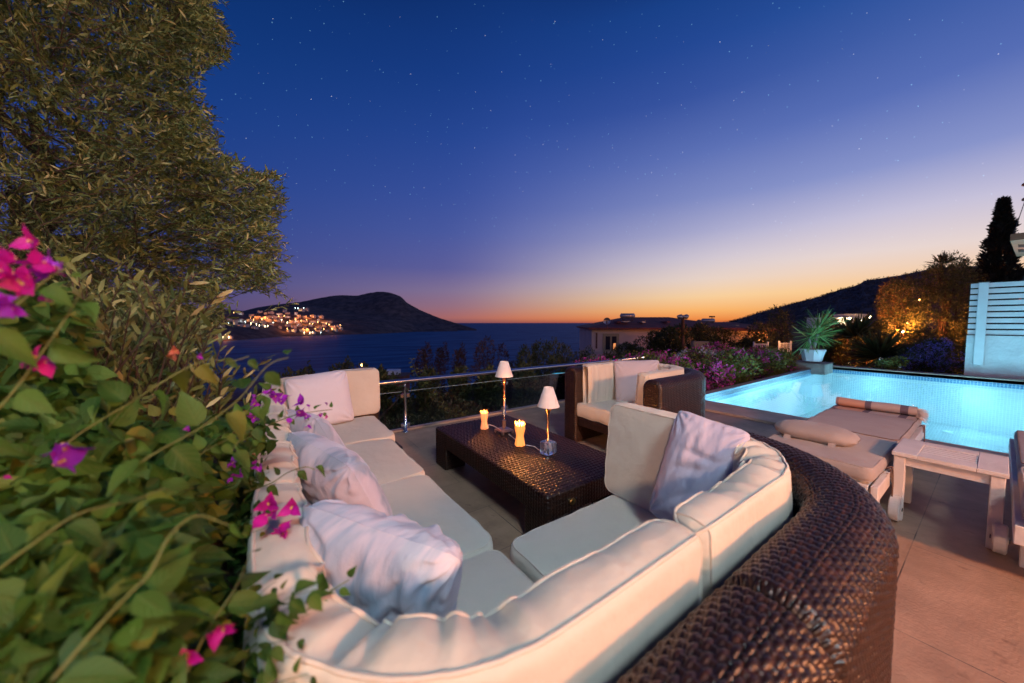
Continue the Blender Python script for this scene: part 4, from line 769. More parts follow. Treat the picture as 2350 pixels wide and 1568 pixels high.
# ------------------------------------------------------------------ loungers, towel, side table
def make_lounger(y0, label):
    t_ = thing('sun_lounger', (4.1, y0+.3, 0), label, 'sun lounger', 'white wooden sun loungers at the pool edge'); x0, x1, y1 = 2.98, 5.22, y0+.62; zt = .30
    for y, in ((y0-.005,), (y1+.005,)): MB().box(((x0+x1)/2, y, zt-.045), (x1-x0, .035, .095), bev=.004).build('side_rail', M['white_wood'], t_)
    for x in (x0+.02, x1-.02): MB().box((x, (y0+y1)/2, zt-.045), (.035, y1-y0-.045, .085), bev=.004).build('end_rail', M['white_wood'], t_)
    s_ = MB()
    for k in range(20): s_.box((x0+.10+k*(x1-x0-.2)/19, (y0+y1)/2, zt-.012), (.075, y1-y0-.05, .018), bev=.003)
    s_.build('slats', M['white_wood'], t_)
    for x in (x0+.28, x1-.22):
        for y in (y0+.03, y1-.03): MB().box((x, y, (zt-.09)/2+.0), (.055, .045, zt-.09), bev=.004).build('leg', M['white_wood'], t_)
    for y in (y0-.055, y1+.055):
        w = MB(); th = np.arange(28)/28*2*PI; r_ = .082
        rings = [(r_*.25, -.026), (r_*.85, -.026), (r_, -.02), (r_, .02), (r_*.85, .026), (r_*.25, .026)]; V = np.concatenate([np.stack([x0+.36+a*np.cos(th), np.full(28, y+b), r_+.002+a*np.sin(th)], 1) for a, b in rings])
        w.add(V, grid_faces(6, 28, 0, False, True)); w.tube([(x0+.36, y-.03, r_), (x0+.36, y+.03, r_)], r_*.25, 12); o = w.build('wheel', M['white_wood'], t_, False)
        MB().tube([(x0+.36, y-.034, r_), (x0+.36, y+.034, r_)], .012, 10).build('axle', M['dark'], o)
    a = slabcushion('head_mattress', (x0+.47, (y0+y1)/2, zt+.052), .95, .61, .085, M['taupe'], t_, .05, .012, 61, pipemat=M['taupe'], frame=[(.9985, 0, -.02), (0, 1, 0), (.02, 0, .9985)], wr=.004)
    slabcushion('foot_mattress', (x0+1.58, (y0+y1)/2, zt+.050), 1.24, .61, .085, M['taupe'], t_, .05, .012, 63, pipemat=M['tie'], wr=.003)
    for x, y in ((x0+.3, y0-.012), (x1-.35, y0-.012)):
        b = MB(); b.tube(curve([(x, y, zt+.05), (x+.015, y-.025, zt+.06), (x+.03, y-.03, zt-.02), (x+.035, y-.03, zt-.12), (x+.03, y-.028, zt-.22)]), .004, 6); b.tube(curve([(x, y, zt+.05), (x-.02, y-.022, zt+.055), (x-.03, y-.026, zt)]), .0035, 6); b.build('tie', M['tie'], t_, True)
    return t_
def headpillow(x, y, label):
    t_ = thing('head_pillow', (x, y, .39), label, 'pillow'); n1, n2 = 40, 28; u = np.sin(np.linspace(-PI/2, PI/2, n1)); th = np.arange(n2)/n2*2*PI
    f = np.clip(1-np.abs(u)**3.5, 0, 1)**.55; flat = 1; P = np.empty((n1, n2, 3)); P[..., 0] = x+np.cos(th)[None]*(.105*f+.045)[:, None]*1.0; P[..., 1] = y+u[:, None]*.245; P[..., 2] = .455+np.sin(th)[None]*(.068*f+.003)[:, None]
    Q = P.reshape(-1, 3); Q[:, 2] += .004*sn3(Q, 16, 5)+.003*np.sin(Q[:, 1]*110)*np.exp(-((.245-np.abs(Q[:, 1]-y))/.06)**2); Q[:, 0] += .003*sn3(Q, 22, 6)
    mk('pillow_body', Q, grid_faces(n1, n2, 0, False, True), M['taupe'], t_)
    for s_ in (-.13, .13):
        b = MB(); c = np.array([(x+.01, y+s_, .505), (x-.09, y+s_, .47), (x-.17, y+s_, .405), (x-.32, y+s_, .398)]); k = curve(c, 16); V = np.vstack([k+[0, -.02, 0], k+[0, .02, 0]]); b.add(V, grid_faces(2, 16)); V2 = V+[0, 0, .003]; b.add(V2, grid_faces(2, 16)); b.build('strap', M['tie'] if False else M['taupe'], t_)
    return t_
make_lounger(.41, 'white wooden sun lounger with taupe mattress and a rolled towel on its foot end')
make_lounger(-.72, 'second sun lounger cut off by the right edge, only its wheel and frame corner showing')
headpillow(3.43, .80, 'taupe head pillow with two straps on the lounger')
tw = thing('rolled_towel', (5.03, .72, .40), 'rolled striped towel with fringed end on the foot of the lounger', 'towel')
def stripes():
    m, t, b = mat('striped_towel'); l = t.links.new; g = nd('ShaderNodeNewGeometry', t); s = nd('ShaderNodeSeparateXYZ', t); l(g.outputs['Position'], s.inputs[0]); r = nd('ShaderNodeValToRGB', t); mr_ = nd('ShaderNodeMapRange', t); l(s.outputs[1], mr_.inputs[0]); mr_.inputs[1].default_value = .38; mr_.inputs[2].default_value = 1.02; l(mr_.outputs[0], r.inputs[0])
    e = r.color_ramp.elements; r.color_ramp.interpolation = 'CONSTANT'; e[0].color = (.52, .42, .38, 1); e[0].position = 0; e[1].position = .16; e[1].color = (.15, .12, .16, 1)
    for p, c in ((.24, (.50, .42, .40, 1)), (.55, (.16, .13, .17, 1)), (.62, (.62, .36, .26, 1)), (.93, (.35, .25, .26, 1))): q = e.new(p); q.color = c
    l(r.outputs[0], b.inputs['Base Color']); b.inputs['Roughness'].default_value = .95; n = nd('ShaderNodeTexNoise', t); n.inputs['Scale'].default_value = 150; l(g.outputs['Position'], n.inputs['Vector']); bb = nd('ShaderNodeBump', t); bb.inputs['Strength'].default_value = .6; bb.inputs['Distance'].default_value = .004; l(n.outputs[0], bb.inputs['Height']); l(bb.outputs[0], b.inputs['Normal']); return m
TWM = stripes(); n1 = 46; k = np.linspace(0, 1, 60); ang = k*2*PI*2.2; rad_ = .062-.034*k; sp = np.stack([np.cos(ang-PI/2)*rad_, np.sin(ang-PI/2)*rad_*.85+.055], 1); sp = np.vstack([[(-.17+.17*i/5, .006) for i in range(5)], sp])
ysr = np.linspace(.43, 1.0, n1); P = np.empty((n1, len(sp), 3)); P[..., 0] = 5.02+sp[None, :, 0]; P[..., 1] = ysr[:, None]; P[..., 2] = .397+sp[None, :, 1]
Q = P.reshape(-1, 3); Q[:, 2] += .004*sn3(Q, 12, 8); Q[:, 0] += .004*sn3(Q, 14, 9)
mk('towel_roll', Q, grid_faces(n1, len(sp)), TWM, tw)
fr = MB()
for i in range(150):
    a = rng.uniform(0, 2*PI); r_ = rng.uniform(.02, .055); p = np.array([5.02+math.cos(a)*r_, .435, .44+math.sin(a)*r_*.85]); d = np.array([rng.normal()*.02, -rng.uniform(.03, .08), rng.normal()*.015-.01]); fr.tube([p, p+d*.5, p+d+[0, 0, -.012]], [.0022, .0018, .001], 4, cap=False)
fr.build('fringe', M['shade'], tw)
sd = thing('side_table', (3.57, .16, 0), 'white painted slatted wooden side table next to the lounger', 'side table')
sx0, sx1, sy0, sy1, sz = 3.345, 3.79, -.06, .385, .455
tp = MB(); tp.box(((sx0+sx1)/2, sy1-.055, sz-.013), (sx1-sx0, .11, .026), bev=.003); tp.box(((sx0+sx1)/2, sy0+.055, sz-.013), (sx1-sx0, .11, .026), bev=.003)
tp.box((sx0+.05, (sy0+sy1)/2, sz-.013), (.10, sy1-sy0-.221, .0255), bev=.002); tp.box((sx1-.05, (sy0+sy1)/2, sz-.013), (.10, sy1-sy0-.221, .0255), bev=.002)
for k in range(5): tp.box((sx0+.128+k*.0475, (sy0+sy1)/2, sz-.016), (.040, sy1-sy0-.221, .022), bev=.003)
tp.build('table_top', M['white_wood'], sd)
for x, y in ((sx0+.035, sy0+.035), (sx0+.035, sy1-.035), (sx1-.035, sy0+.035), (sx1-.035, sy1-.035)): MB().box((x, y, (sz-.027)/2), (.052, .052, sz-.027), bev=.004).build('leg', M['white_wood'], sd)
ap = MB()
for y in (sy0+.035, sy1-.035): ap.box(((sx0+sx1)/2, y, sz-.057), (sx1-sx0-.123, .022, .06), bev=.002)
for x in (sx0+.035, sx1-.035): ap.box((x, (sy0+sy1)/2, sz-.057), (.022, sy1-sy0-.123, .06), bev=.002)
ap.build('apron', M['white_wood'], sd)
# ------------------------------------------------------------------ glass railing
rl = thing('railing', (2.5, 4.03, 0), 'glass balustrade with round brushed steel handrail along the terrace edge', 'railing'); RY = 4.04
MB().tube([(-3.6, RY, .615), (0, RY, .615), (3, RY, .615), (6.0, RY, .615)], .026, 18).build('handrail', M['steel'], rl, True)
for x in (-3.0, -1.55, -.12, 1.30, 2.72, 4.14, 5.56):
    p = MB(); p.tube([(x, RY, 0), (x, RY, .55)], .0175, 14); p.lathe((x, RY, 0), [(.032, .0), (.032, .012), (.018, .018)], 16); p.tube([(x, RY, .55), (x, RY, .595)], .009, 10); po = p.build('post', M['steel'], rl, True)
    for z in (.09, .44):
        for s_ in (-1, 1): MB().box((x+s_*.036, RY, z), (.036, .022, .045), bev=.003).build('glass_clamp', M['pewter'] if False else M['steel'], po)
for xa in (-3.0, -1.55, -.12, 1.30, 2.72, 4.14):
    g_ = MB().box((xa+.71, RY, .275), (1.34, .008, .43)).build('glass_panel', M['glass'], rl); MB().box((xa+.71, RY, .4915), (1.34, .008, .003)).build('glass_edge', M['glass_edge'], g_)
tag(MB().box((1.3, 4.125, .012), (9., .07, .022)).build('edge_kerb', M['gap'] if False else M['coping']), kind='structure')

# ------------------------------------------------------------------ foreground bougainvillea
def inpoly(px, py, poly):
    poly = np.array(poly, float); c = np.zeros(len(px), bool); j = len(poly)-1
    for i in range(len(poly)):
        xi, yi = poly[i]; xj, yj = poly[j]; c ^= ((yi > py) != (yj > py)) & (px < (xj-xi)*(py-yi)/(yj-yi+1e-9)+xi); j = i
    return c
def atv(px, py, d): return np.array([0, 0, H])+d[:, None]*(FW+((px-1175)/FPX)[:, None]*RT-((py-784)/FPX)[:, None]*UP)
bg_ = thing('bougainvillea', (-.55, .9, 0), 'large leafy bougainvillea with magenta and purple flowers spilling over the left side of the sofa', 'bougainvillea')
poly = [(-420, 640), (60, 655), (150, 660), (185, 740), (190, 850), (280, 955), (400, 985), (500, 965), (560, 925), (610, 940), (632, 1000), (600, 1080), (604, 1140), (598, 1210), (604, 1330), (640, 1400), (640, 1480), (690, 1600), (640, 2000), (-420, 2000)]
n = 42000; px = rng.uniform(-420, 700, n); py = rng.uniform(600, 1900, n); ok = inpoly(px, py, poly); px = px[ok]; py = py[ok]
sm = lambda x: np.clip(x, 0, 1)**2*(3-2*np.clip(x, 0, 1))
dn = .33+.36*sm((1480-py)/700)+.40*sm((px-330)/270); d = dn+rng.exponential(.30, len(px))*(.5+dn)
P = atv(px, py, d); ok = ((P[:, 0] < -.06) | (d < dn+.10)) & (P[:, 2] > .02) & ~((P[:, 0] > -.02) & (P[:, 2] < .93)); P = P[ok]; k = rng.random(len(P)) < .62; P = P[k]
den = sn3(P, 9, 77, 2) > -.55; P = P[den]
V, F = inst(HEART, P, rdir(len(P), (.35, -.05, -.45)), rdir(len(P), (-.1, -.5, 1.1)), rng.uniform(.028, .060, len(P)), rng.uniform(-.6, 2.2, len(P)))
FV, FF = [V], [F]; off = len(V); stems = MB()
g = np.random.default_rng(5)
def shoot(pts, size, spacing=.03, thick=.0035, tip=.35, T=HEART, lv=None, start=0.):
    global off
    W_ = curve([at(*p) for p in pts], 60); L_ = np.r_[0, np.cumsum(np.linalg.norm(np.diff(W_, axis=0), axis=1))]; stems.tube(W_, np.linspace(thick*.42, thick*.2, 60), 6)
    m_ = int(L_[-1]*(1-start)/spacing); ss = np.linspace(L_[-1]*start, L_[-1], m_); O = np.stack([np.interp(ss, L_, W_[:, k]) for k in range(3)], 1); Tn = np.stack([np.interp(ss, L_, np.gradient(W_[:, k])) for k in range(3)], 1); Tn /= np.linalg.norm(Tn, axis=1)[:, None]
    side = np.cross(Tn, -FW)*np.where(np.arange(m_) % 2 == 0, 1, -1)[:, None]; D = Tn*.45+side*g.uniform(.5, 1.1, m_)[:, None]+g.normal(size=(m_, 3))*.25+[0, 0, -.45]
    sz = size*.82*np.interp(ss/L_[-1], [0, .7, 1], [1, .85, tip])*g.uniform(.75, 1.2, m_); V, F = inst(T, O+side*.006, D, -FW*.7+[0, 0, .8]+g.normal(size=(m_, 3))*.45, sz, g.uniform(-.3, 2.4, m_))
    FV.append(V); FF.append([f+off for f in F]); off += len(V)
shoot([(120, 1050, .50), (185, 994, .52), (300, 924, .54), (370, 879, .55), (430, 844, .57), (480, 826, .58), (530, 829, .60), (572, 818, .61)], .070, .030)
shoot([(250, 1110, .50), (350, 1044, .52), (465, 979, .54), (515, 944, .55), (555, 909, .56), (615, 839, .57), (662, 820, .58)], .072, .034)
shoot([(120, 1560, .30), (220, 1444, .32), (300, 1360, .33), (345, 1314, .34), (390, 1230, .36), (450, 1184, .38), (525, 1205, .40)], .070, .030, .0035)
shoot([(560, 1500, .50), (620, 1450, .52), (680, 1405, .53), (730, 1374, .55), (770, 1350, .55), (802, 1330, .56)], .046, .016, .0042, .6)
shoot([(600, 1590, .48), (690, 1560, .50), (730, 1530, .51), (750, 1496, .52)], .036, .018, .002, .5)
shoot([(560, 1010, .95), (620, 975, .95), (680, 952, .95), (720, 945, .95), (762, 940, .95)], .028, .020, .0042, .6)
shoot([(560, 1130, .80), (620, 1110, .80), (660, 1085, .80), (700, 1072, .80), (722, 1078, .80)], .045, .028, .0036, .8, start=.3)
shoot([(-60, 1000, .42), (30, 900, .43), (110, 790, .44), (170, 700, .45), (195, 640, .45)], .065, .026)
shoot([(-40, 760, .40), (40, 700, .42), (110, 640, .43), (165, 610, .44)], .055, .024)
shoot([(-60, 1350, .35), (60, 1260, .36), (180, 1180, .38), (300, 1150, .42), (380, 1120, .45)], .07, .03)
shoot([(300, 1290, .6), (380, 1160, .62), (440, 1060, .64), (520, 1010, .66), (590, 990, .68)], .05, .026)
shoot([(420, 1560, .4), (480, 1440, .42), (540, 1350, .45), (575, 1270, .5)], .06, .026)
for k_ in range(16):
    x = g.uniform(590, 680); y = g.uniform(1310, 1570); dd = g.uniform(.44, .60); shoot([(x-60, y+70, dd+.04), (x-20, y+25, dd), (x+g.uniform(10, 70), y, dd-.02)], g.uniform(.028, .044), .018, .002, .5)
for k_ in range(14):
    x = g.uniform(570, 625); y = g.uniform(1000, 1300); dd = g.uniform(.7, .95); shoot([(x-60, y+60, dd+.04), (x-20, y+20, dd), (x+g.uniform(5, 35), y, dd-.02)], g.uniform(.028, .042), .02, .002, .5)
for _ in range(46):
    x = g.uniform(-100, 560); y = g.uniform(880, 1500); dd = g.uniform(.5, 1.1); shoot([(x, y+90, dd), (x+40, y+40, dd), (x+g.uniform(60, 110), y, dd-.03)], g.uniform(.03, .05), .024, .002)
for x in (-1.05, -.8, -.55, -.3):
    b0 = np.array([x, .5+.5*(x+1), 0.]); stems.tube(curve([b0, b0+[.05, .1, .4], b0+[.12, .1, .8], b0+[.1, .0, 1.1]]), np.linspace(.02, .006, 30), 7)
mk('foliage', np.concatenate(FV), [np.concatenate([f[i] for f in FF]) for i in range(1)], M['boug'], bg_, True, np.tile(HUV, (off//35, 1)))
stems.build('stems', M['stem'], bg_, True)
def flower(px_, py_, d_, size, mat_, nfl=3, parent=bg_, face=None):
    c = at(px_, py_, d_); s_ = size*.82/FPX*d_; m_ = MB()
    for k in range(nfl):
        o_ = c+g.normal(size=3)*s_*.2*(nfl > 1); ax = -FW*g.uniform(.3, 1)+g.normal(size=3)*.55; ax /= np.linalg.norm(ax); u = np.cross(ax, [0.3, .2, 1]); u /= np.linalg.norm(u); v = np.cross(ax, u); a0 = g.uniform(0, 6)
        for j in range(3):
            a = a0+j*2*PI/3; rd = u*math.cos(a)+v*math.sin(a); V, F = inst(BRACT, [o_], [rd*.85+ax*.6], [ax-rd*.4], [s_*g.uniform(.5, .68)]); m_.add(V, F)
        m_.tube([o_, o_+ax*s_*.22], [s_*.03, s_*.045], 6, m=1)
    return m_.build('flower', [mat_, M['fl_eye']], parent, True)
ts = [0, .15, .35, .6, .82, 1]; ws = [.05, .26, .34, .27, .11, .005]; BV = []
for t_, w in zip(ts, ws): z = .10*math.sin(t_*3); BV += [[t_, w, z+.18*w], [t_, w*.5, z+.03+.05*w], [t_, 0, z], [t_, -w*.5, z+.03], [t_, -w, z+.2*w]]
BRACT = (np.array(BV), [grid_faces(6, 5)])
for a in ((72, 580, .44, 95, 0, 3), (60, 640, .43, 110, 0, 4), (135, 632, .45, 80, 1, 3), (20, 705, .40, 80, 1, 3), (100, 675, .44, 60, 0, 2), (98, 838, .46, 75, 0, 3), (135, 1047, .46, 110, 1, 2), (650, 1180, .72, 75, 0, 5), (658, 1225, .72, 60, 0, 3),
          (630, 898, 1.05, 40, 1, 3), (645, 915, 1.05, 34, 1, 2), (578, 938, 1.0, 40, 1, 3), (588, 912, 1.0, 26, 1, 1), (684, 940, .93, 52, 1, 2), (672, 965, .93, 34, 1, 1), (712, 930, .93, 24, 1, 1), (735, 948, .93, 22, 1, 1), (707, 966, .93, 26, 1, 2), (752, 925, .93, 15, 1, 1), (752, 957, .93, 15, 0, 1),
          (548, 1062, .85, 36, 1, 2), (535, 1098, .85, 36, 1, 3), (594, 1068, .85, 34, 1, 2), (515, 1432, .42, 75, 0, 2), (398, 1500, .38, 85, 0, 2), (280, 1215, .6, 40, 0, 2), (318, 1190, .6, 34, 1, 2), (345, 1198, .6, 24, 1, 1), (412, 1408, .45, 28, 1, 1), (452, 818, .6, 26, 1, 1), (430, 984, .62, 24, 1, 1), (405, 806, .62, 34, 2, 2), (586, 1040, .8, 20, 2, 1), (20, 1090, .5, 30, 0, 1), (235, 1250, .6, 24, 1, 1)):
    flower(a[0], a[1], a[2], a[3], (M['bract'], M['bractp'], M['bractr'])[a[4]], a[5])
# ------------------------------------------------------------------ olive tree
ol = thing('olive_tree', (-1.35, 2.9, -1.4), 'tall olive tree with silvery green leaves filling the upper left', 'tree')
opoly = [(-400, -260), (470, -260), (488, -20), (512, 45), (520, 92), (505, 135), (455, 150), (440, 190), (470, 235), (485, 262), (490, 300), (508, 330), (560, 375), (590, 395), (636, 392), (640, 430), (652, 470), (640, 520), (655, 560), (645, 600), (658, 650), (655, 690), (620, 672), (560, 655), (515, 650), (505, 690), (510, 730), (470, 770), (440, 810), (380, 860), (200, 860), (-400, 860)]
n = 17500; px = rng.uniform(-400, 670, n); py = rng.uniform(-260, 860, n); ok = inpoly(px+rng.normal(0, 7, n), py+rng.normal(0, 7, n), opoly); px = px[ok]; py = py[ok]; d = 1.75+1.5*rng.random(len(px))**.8; d = np.where(px > 380, d*.55+1.05, d)
P = atv(px, py, d); gap = sn3(P, 3.0, 55, 3)
edge_in = inpoly(px+45, py, opoly) & inpoly(px+20, py-40, opoly); thin = (~edge_in) | (gap > np.where(py > 330, -.95, -.45)); core = ((px < 175) & (py > 235) & (py < 540) & (gap < .35)) & (rng.random(len(px)) < .80); ok = thin & ~core; P = P[ok]; px = px[ok]; py = py[ok]
out = RT*np.clip((px-100)/350, -.3, 1.1)[:, None]+np.outer(np.where(py < 600, .35, .15), [0, 0, 1])+rdir(len(P))*.55+np.array([0, 0, -.12]); out /= np.linalg.norm(out, axis=1)[:, None]
tw_ = MB(); O = []; D = []; S = []; Nn_ = []
for i in range(len(P)):
    ln = rng.uniform(.12, .24); st_ = P[i]-out[i]*ln*.8; nl = 13; tt = np.linspace(.1, 1, nl)[:, None]; c = st_+out[i]*ln*tt+np.array([0, 0, -.03])*tt**2
    sd_ = np.cross(out[i], rng.normal(size=3)); sd_ /= np.linalg.norm(sd_); s2 = np.cross(out[i], sd_); alt = np.arange(nl); rad = np.where((alt % 4 < 2)[:, None], sd_, s2)*np.where(alt % 2 == 0, 1, -1)[:, None]
    O.append(c); D.append(out[i]*.8+rad*.62+rng.normal(size=(nl, 3))*.16); Nn_.append(rad*.4+rng.normal(size=(nl, 3))*.6+[0, 0, .7]); S.append(rng.uniform(.034, .062, nl)*np.where(np.arange(nl) > nl-3, .8, 1))
    if i % 3 == 0: tw_.tube([st_-out[i]*.1, st_, c[-1]], [.0028, .002, .0008], 4, cap=False)
V, F = inst(tmpl_lance(.095, .08), np.concatenate(O), np.concatenate(D), np.concatenate(Nn_), np.concatenate(S)); mk('crown', V, F, M['olive'], ol, False)
# fine twigs and limbs
def limb(a, b, r0, r1, m_, bend=.12):
    a = np.array(a); b = np.array(b); md = (a+b)/2+rng.normal(size=3)*bend*np.linalg.norm(b-a); m_.tube(curve([a, md, b], 16), np.linspace(r0, r1, 16), 8)
base = np.array([-1.35, 2.9, -1.4]); fork = at(60, 560, 3.0); lb = MB(); lb.tube(curve([base, (base+fork)/2+[.08, 0, 0], fork], 16), np.linspace(.17, .11, 16), 12)
tips = [at(75, 260, 2.8), at(110, 240, 3.0), at(25, 440, 2.8), at(180, 420, 2.7), at(-60, 200, 2.8), at(300, 560, 2.7)]
for q in tips: limb(fork, q, .07, .035, lb)
for q in tips:
    for _ in range(5):
        e = at(rng.uniform(-150, 430), rng.uniform(-150, 640), rng.uniform(2.2, 3.0))
        if np.linalg.norm(e-q) < 1.6: limb(q, e, .014, .003, lb, .1)
for a in (((300, 560), (480, 480), (620, 430)), ((300, 560), (470, 610), (640, 640)), ((180, 420), (380, 330), (480, 270)), ((110, 240), (300, 110), (490, 60)), ((300, 560), (400, 680), (450, 780)), ((-40, 700), (200, 690), (330, 705)), ((480, 480), (560, 540), (640, 590))):
    W_ = curve([at(*q, 2.5) for q in a], 16); lb.tube(W_, np.linspace(.011, .003, 16), 6)
lb.build('trunk', M['bark'], ol, True); tw_.build('twigs', M['bark'], ol)
# young olive sprays rising behind the bougainvillea
osp = thing('olive_shrub', (-.95, 1.9, -.4), 'low olive sprays with upright grey green twigs between the olive tree and bougainvillea', 'shrub'); O = []; D = []; S = []; Nn_ = []; tw2 = MB()
for i in range(210):
    x = rng.uniform(180, 500); y = rng.uniform(700, 980) if x < 440 else rng.uniform(830, 980); dd = rng.uniform(1.0, 1.9); b0 = at(x, y+70, dd); dr = np.array([0, 0, 1.])+RT*rng.uniform(-.2, .75)+rng.normal(size=3)*.2; dr /= np.linalg.norm(dr); ln = rng.uniform(.14, .30); nl = 14; tt = np.linspace(0, 1, nl)[:, None]; c = b0+dr*ln*tt
    sd_ = np.cross(dr, rng.normal(size=3)); sd_ /= np.linalg.norm(sd_); al = np.where(np.arange(nl) % 2 == 0, 1, -1)[:, None]; O.append(c); D.append(dr*.8+sd_*al*.6+rng.normal(size=(nl, 3))*.12); Nn_.append(-FW+rng.normal(size=(nl, 3))*.6); S.append(rng.uniform(.035, .060, nl)); tw2.tube([b0-dr*.1, c[-1]], [.003, .0012], 5, cap=False)
V, F = inst(tmpl_lance(.12, .06), np.concatenate(O), np.concatenate(D), np.concatenate(Nn_), np.concatenate(S)); mk('foliage', V, F, M['olive'], osp, False); tw2.build('stems', M['bark'], osp)
# ------------------------------------------------------------------ garden below the railing
def G(px, d):            # ground point under a pixel column at a depth
    q = at(px, 741, d); return np.array([q[0], q[1], float(gz(q[0], q[1]))])
def top_bush(name, label, px, d, pytop, wpx, n, size, m, group=None, T=None, up=.5, flowers=None, pybot=None, cat='bush'):
    b = G(px, d); zt = H+(741-pytop)/FPX*d; zb = max(b[2], (H+(741-pybot)/FPX*d) if pybot else b[2]); w = wpx/FPX*d/2; g2 = np.random.default_rng(int(px*7+d*100)); bl = []
    hgt = zt-zb
    for k in range(7): f = (k+.6)/7; bl.append(((b[0]+g2.normal()*w*.35, b[1]+g2.normal()*w*.35, zb+hgt*min(.86, f)), (w*(.75-.35*f), w*(.75-.35*f), max(.12, hgt*.22))))
    bl.append(((b[0], b[1], zt-hgt*.14), (w*.3, w*.3, hgt*.14)))
    return bush(name, label, cat, b if not pybot else (b[0], b[1], zb-.1), bl, n, size, m, group, T, max(.02, w*.06), up, flowers)
GB = 'bushes on the slope beyond the railing'
dry = [(973, 10.5, 802, 46, 'first'), (1005, 11.0, 801, 34, 'second'), (1043, 10.2, 803, 44, 'third'), (1100, 10, 788, 78, 'fourth'), (1160, 11, 802, 38, 'fifth')]
for px_, d_, t_, w_, o_ in dry: top_bush('dry_bush', '%s of the five feathery brownish bushes against the sea, counted from the left' % o_, px_, d_, t_, w_, 2300, .085, M['drybush'], GB, LANCE, .8)
for i, (px_, d_, t_, w_) in enumerate([(1195, 10, 803, 60), (1225, 10.5, 792, 60), (1262, 10, 789, 66), (1300, 11, 797, 66), (1345, 12, 806, 70), (1400, 12, 812, 90), (1460, 12, 814, 100)]):
    top_bush('evergreen_bush', '%s of the seven dark green bushes in a row beyond the handrail, from the left' % ORD[i], px_, d_, t_, w_, 2600, .085, M['bush'], GB, LANCE, .9)
for i, (px_, d_, t_, w_) in enumerate([(760, 7.5, 845, 90), (830, 7.8, 852, 90), (905, 7.5, 858, 90), (970, 7.0, 862, 100), (1050, 6.8, 858, 110), (1130, 7.0, 852, 110), (1210, 7.2, 850, 110), (1290, 7.2, 872, 90), (1360, 7.5, 868, 90), (620, 6.5, 868, 140), (540, 6.0, 880, 120), (690, 7, 856, 90)]):
    top_bush('shrub', ('%s low leafy shrub from the left behind the glass panels' if i < 9 else '%s dark low shrub from the left, behind the back of the sofa') % (ORD[i] if i < 9 else {620: 'middle', 540: 'first', 690: 'last'}[px_]), px_, d_, t_, w_, 3400, .075, M['bush'], GB, LEAFW, .5)
gn = 26000; gx_ = rng.uniform(-7, 14, gn); gy_ = rng.uniform(4.3, 12, gn); gp = np.stack([gx_, gy_, gz(gx_, gy_)+rng.uniform(0, .45, gn)], 1); V, F = inst(LANCE, gp, rdir(gn, (0, 0, 1.3)), rdir(gn), rng.uniform(.1, .3, gn)); tag(mk('ground_cover', V, F, M['bush'], None, False), 'dark weeds and grass on the slope below the glass railing', 'ground cover', kind='stuff')
# arching vine beyond the glass
vn = thing('climbing_vine', at(1058, 955, 4.9), 'pale green vine shoot arching over the handrail and down behind the glass', 'vine'); FV, FF, off, stems = [], [], 0, MB()
shoot([(1068, 962, 5.1), (1043, 947, 5.0), (1013, 927, 4.95), (997, 911, 4.9), (987, 895, 4.85), (973, 879, 4.8), (958, 862, 4.75), (950, 842, 4.7), (942, 822, 4.7)], .085, .030, .006, .7, LEAFW)
shoot([(1075, 950, 5.2), (1050, 940, 5.1), (1030, 930, 5.05)], .08, .03, .005, .7, LEAFW)
mk('foliage', np.concatenate(FV), [np.concatenate([f[i] for f in FF]) for i in range(3)], M['bush_y'], vn, False); stems.build('stems', M['stem'], vn, True)
tag(MB().tube(curve([at(*q) for q in ((790, 1020, 4.6), (845, 985, 4.6), (880, 950, 4.7), (905, 925, 4.8), (918, 905, 4.9))]), .008, 6).build('bare_branch', M['bark'], None, True), 'bare curved branch behind the glass at the sofa end', 'branch')
# lone lamp and shed on the slope
q = at(831, 838, 40); sl_ = thing('street_lamp', (q[0], q[1], q[2]-3), 'single orange lamp on the dark slope just left above the far sofa cushion', 'street lamp'); MB().tube([q-[0, 0, 3], q], .05, 6).build('pole', M['rust'], sl_); m_ = MB(); m_.lathe(q, [(.01, -.12), (.12, -.06), (.14, 0), (.12, .08), (.01, .14)], 10); m_.build('lamp_head', M['bulb'], sl_, True); lamp('slope_light', q-[.3, .3, 0], (1, .4, .1), 60, .1)
q = at(901, 862, 24); sh = thing('shed', (q[0], q[1], q[2]-1.2), 'small dark shed with a pale water tank on its flat roof beyond the sofa end', 'shed'); MB().box(q-[0, 0, .6], (1.6, 1.9, 1.2), rz=AZ).build('wall', M['roof'], sh); MB().box(q+[0, 0, .04], (1.9, 2.2, .08), rz=AZ).build('roof', M['rust'], sh); MB().box(q+[0, 0, .25], (.7, .95, .34), rz=AZ, bev=.05).build('water_tank', M['slat'], sh)
# neighbour's lower pool; its surface emits in place of underwater lamps
ZL = H-(858-741)/FPX*8.6; PL = np.array([onz(1266, 857, ZL), onz(1430, 874, ZL), onz(1430, 848, ZL)]); q = PL[0]
lp = thing('lower_pool', (q[0], q[1], -2), 'small lit cyan pool below, seen through the glass beside the armchair', 'pool')
mk('water_surface', PL, np.array([[0, 1, 2]]), simple('glowing_pool_water', (.05, .4, .5), .2, emis=(.05, .50, .78), es=.85), lp, False)
cP = PL.mean(0); mk('pool_rim', np.vstack([PL+[0, 0, -.012], (PL-cP)*1.04+cP-[0, 0, .03], (PL-cP)*1.04+cP-[0, 0, 2.]]), grid_faces(3, 3, 0, False, True), M['stone'], lp, False)
